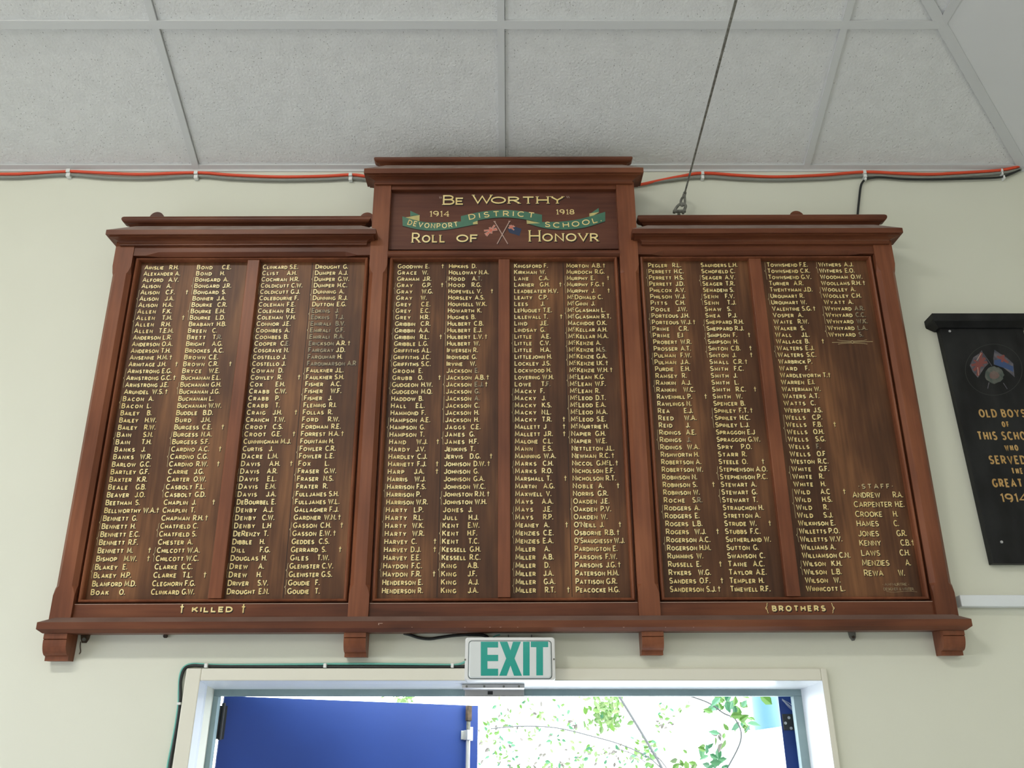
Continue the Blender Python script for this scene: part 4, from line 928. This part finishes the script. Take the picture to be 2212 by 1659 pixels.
S.line([ez(1430 + 600 * cos(2*pi*k/40) + 0 * k, 670 + 540 * sin(2*pi*k/40)) for k in range(41)], .0016, 'slatel', 0)
S.poly(E((1175, 260), (1320, 540), (1240, 620), (1095, 840), (990, 720), (925, 580), (1000, 410), (1120, 330)), 'fgrey', 1)
S.poly(E((1445, 250), (1560, 330), (1700, 410), (1840, 540), (1870, 830), (1760, 730), (1620, 620), (1430, 560), (1420, 430)), 'fgrey', 1)
S.poly(E((1440, 470), (1560, 450), (1640, 500), (1740, 560), (1840, 600), (1845, 720), (1700, 650), (1570, 610), (1440, 560)), 'fblue', 1.5)
for a_, b_, t_, m in (((1170, 310), (1090, 800), .009, 'fred'), ((960, 580), (1290, 510), .009, 'fred'), ((1240, 420), (1010, 690), .010, 'fred'), ((1010, 470), (1220, 600), .006, 'fred'), ((1060, 520), (1150, 620), .016, 'fred'), ((1165, 320), (1070, 480), .002, 'pole'), ((1090, 620), (1110, 790), .002, 'pole'),
                      ((1500, 390), (1740, 520), .008, 'fred'), ((1640, 360), (1600, 510), .007, 'fred'), ((1570, 390), (1690, 500), .011, 'fred'), ((1210, 330), (1390, 590), .003, 'fgrey'), ((1330, 940), (1300, 1070), .003, 'fgrey'), ((1630, 950), (1715, 1080), .003, 'fgrey')):
    S.line(E(a_, b_), t_, m, 2)
wr_ = random.Random(2)
S.poly([ez(1440 + (200 + wr_.uniform(-14, 14)) * cos(2*pi*k/28), 785 + (175 + wr_.uniform(-14, 14)) * sin(2*pi*k/28)) for k in range(28)][::-1], 'wreath', 2.5)
S.poly([ez(1440 + (100 + wr_.uniform(-12, 12)) * cos(2*pi*k/18), 785 + (90 + wr_.uniform(-12, 12)) * sin(2*pi*k/18)) for k in range(18)][::-1], 'wreathr', 3)
S.b.build('painted_emblem', body)

# ------------------------------------------------------------------ outside the doorway
b = MB(); b.box(-14, 14, .22, 20, -.12, -.02, 'ground'); gr_ = struct(b.build('ground'))
A, B_ = WP(1596, 1584, 1.6), WP(1715, 1556, 1.6)
b = MB(); b.loft([[(A.x, 1.6, 0), (A.x, 1.6, A.z), (B_.x + .3, 1.6, B_.z + .02), (B_.x + .3, 1.6, 0)][::-1], [(A.x, 2.0, 0), (A.x, 2.0, A.z), (B_.x + .3, 2.0, B_.z + .02), (B_.x + .3, 2.0, 0)][::-1]], 'render')
tag(b.build('garden_wall'), 'bright white rendered wall with a sloping top outside the doorway', 'wall')
A = WP(1657, 1540, 2.3)
b = MB(); b.tube([(A.x, 2.3, 0), (A.x, 2.3, 3.6)], .080, 'pipe', 24); tag(b.build('downpipe', None, 0, True), 'pale blue pipe standing behind the white wall outside', 'pipe')

lr = random.Random(21)
def leaf_at(b, p, L, m, rr_):
    a, e, rl = rr_.uniform(0, 2*pi), rr_.uniform(-1.1, .5), rr_.uniform(-.9, .9)
    Mx = Matrix.Rotation(a, 4, 'Y') @ Matrix.Rotation(rl, 4, 'X') @ Matrix.Rotation(rr_.uniform(-.6, .6), 4, 'Z'); wd = L * .3
    prof = [(0, 0, 0), (L * .3, wd * .9, .0), (L * .62, wd * .8, 0), (L, 0, -.1 * L), (L * .62, -wd * .8, 0), (L * .3, -wd * .9, 0)]
    q = [Vector(p) + (Mx @ Vector((x, -abs(z_) * .35, z_))) for x, z_, _ in prof]
    b.face([q[0], q[1], q[2], q[3]], m); b.face([q[0], q[3], q[4], q[5]], m)
def scatter(b, px, py, sx, sy, n, L, y, mats, yd=.15):
    for _ in range(n):
        p = WP(px + lr.gauss(0, sx), py + lr.gauss(0, sy), y + lr.uniform(-yd, yd)); leaf_at(b, p, L * lr.uniform(.6, 1.3), lr.choice(mats), lr)
def branch(b, pts, r, y): b.tube(spline([WP(p[0], p[1], y + (p[2] if len(p) > 2 else 0)) for p in pts], 6), r, 'bark', 7)
T1 = empty('tree', (0.96, 3.2, 0)); tag(T1, 'airy small-leaved tree with thin grey branches outside the open doorway', 'tree')
def fix(o, par): o.parent = par; o.matrix_parent_inverse = Matrix.Translation(-Vector(par.location)); return o
b = MB()
branch(b, [(1300, 1440), (1337, 1503), (1375, 1565), (1405, 1615), (1428, 1655), (1470, 1740)], .0085, 3.2)
branch(b, [(1428, 1659), (1395, 1632), (1340, 1608), (1285, 1592), (1200, 1572), (1120, 1569), (1060, 1574)], .0042, 3.2)
branch(b, [(1440, 1659), (1425, 1640), (1405, 1622)], .004, 3.2); branch(b, [(1395, 1647), (1370, 1630), (1335, 1618)], .003, 3.2)
tp = spline([WP(1470, 1740, 3.2), WP(1520, 1850, 3.2), (.95, 3.2, .9), (.97, 3.2, .4), (.96, 3.2, -.02)], 5); b.tube(tp, [.0085 + .03 * i / (len(tp) - 1) for i in range(len(tp))], 'bark', 10)
fix(b.build('branches', None, 0, True), T1)
b = MB()
scatter(b, 1310, 1540, 18, 20, 150, .05, 3.6, ['leafp', 'leaf', 'leafp']); scatter(b, 1395, 1628, 16, 13, 46, .045, 3.4, ['leaf', 'leafc', 'leafp'])
scatter(b, 870, 1509, 14, 4, 26, .04, 3.4, ['leafp', 'leaf', 'leafp'])
for px, py, sx, sy, n in ((1180, 1590, 45, 26, 26), (1075, 1560, 18, 10, 9), (1090, 1630, 16, 14, 16), (1200, 1540, 60, 18, 12), (1260, 1625, 22, 14, 14), (1150, 1650, 50, 10, 20), (1240, 1560, 12, 8, 6), (1438, 1560, 12, 14, 8), (1430, 1530, 14, 8, 4), (1480, 1520, 10, 10, 3), (1310, 1632, 30, 9, 12), (1120, 1530, 40, 14, 8), (1130, 1700, 60, 22, 60), (1260, 1690, 60, 22, 50), (1060, 1600, 14, 30, 14), (1350, 1690, 30, 18, 26)):
    scatter(b, px, py, sx, sy, int(n * 1.7), .036, 3.4, ['leaf', 'leafc', 'leafp', 'leafb', 'leafp'])
scatter(b, 1335, 1625, 20, 8, 10, .03, 3.2, ['leafb']); scatter(b, 1430, 1567, 8, 8, 6, .034, 3.2, ['leafb'])
fix(b.build('foliage'), T1)
T2 = empty('climbing_vine', (.70, 1.45, 0)); tag(T2, 'broad bright green leaves hanging near the pale blue pipe outside', 'vine')
b = MB(); branch(b, [(1480, 1500), (1530, 1518), (1562, 1540), (1590, 1556), (1600, 1600), (1560, 1680)], .0035, 1.4)
tp = spline([WP(1560, 1680, 1.4), WP(1545, 1760, 1.4), (.70, 1.42, .9), (.71, 1.45, -.02)], 5); b.tube(tp, [.0035 + .006 * i / (len(tp) - 1) for i in range(len(tp))], 'bark', 7); fix(b.build('stem', None, 0, True), T2)
b = MB(); scatter(b, 1572, 1528, 20, 13, 30, .050, 1.4, ['leaf', 'leaf', 'leafc']); scatter(b, 1600, 1562, 10, 9, 12, .05, 1.4, ['leafc', 'leaf']); scatter(b, 1553, 1595, 8, 9, 9, .042, 1.4, ['leafc', 'leafb', 'leaf'])
scatter(b, 1525, 1625, 14, 12, 11, .045, 1.4, ['leaf', 'leafc']); scatter(b, 1560, 1652, 10, 7, 10, .05, 1.4, ['leafc']); scatter(b, 1480, 1652, 18, 8, 10, .04, 1.4, ['leaf', 'leafp'])
leaf_at(b, WP(1668, 1522, 1.2), .07, 'leaf', lr); fix(b.build('foliage'), T2)
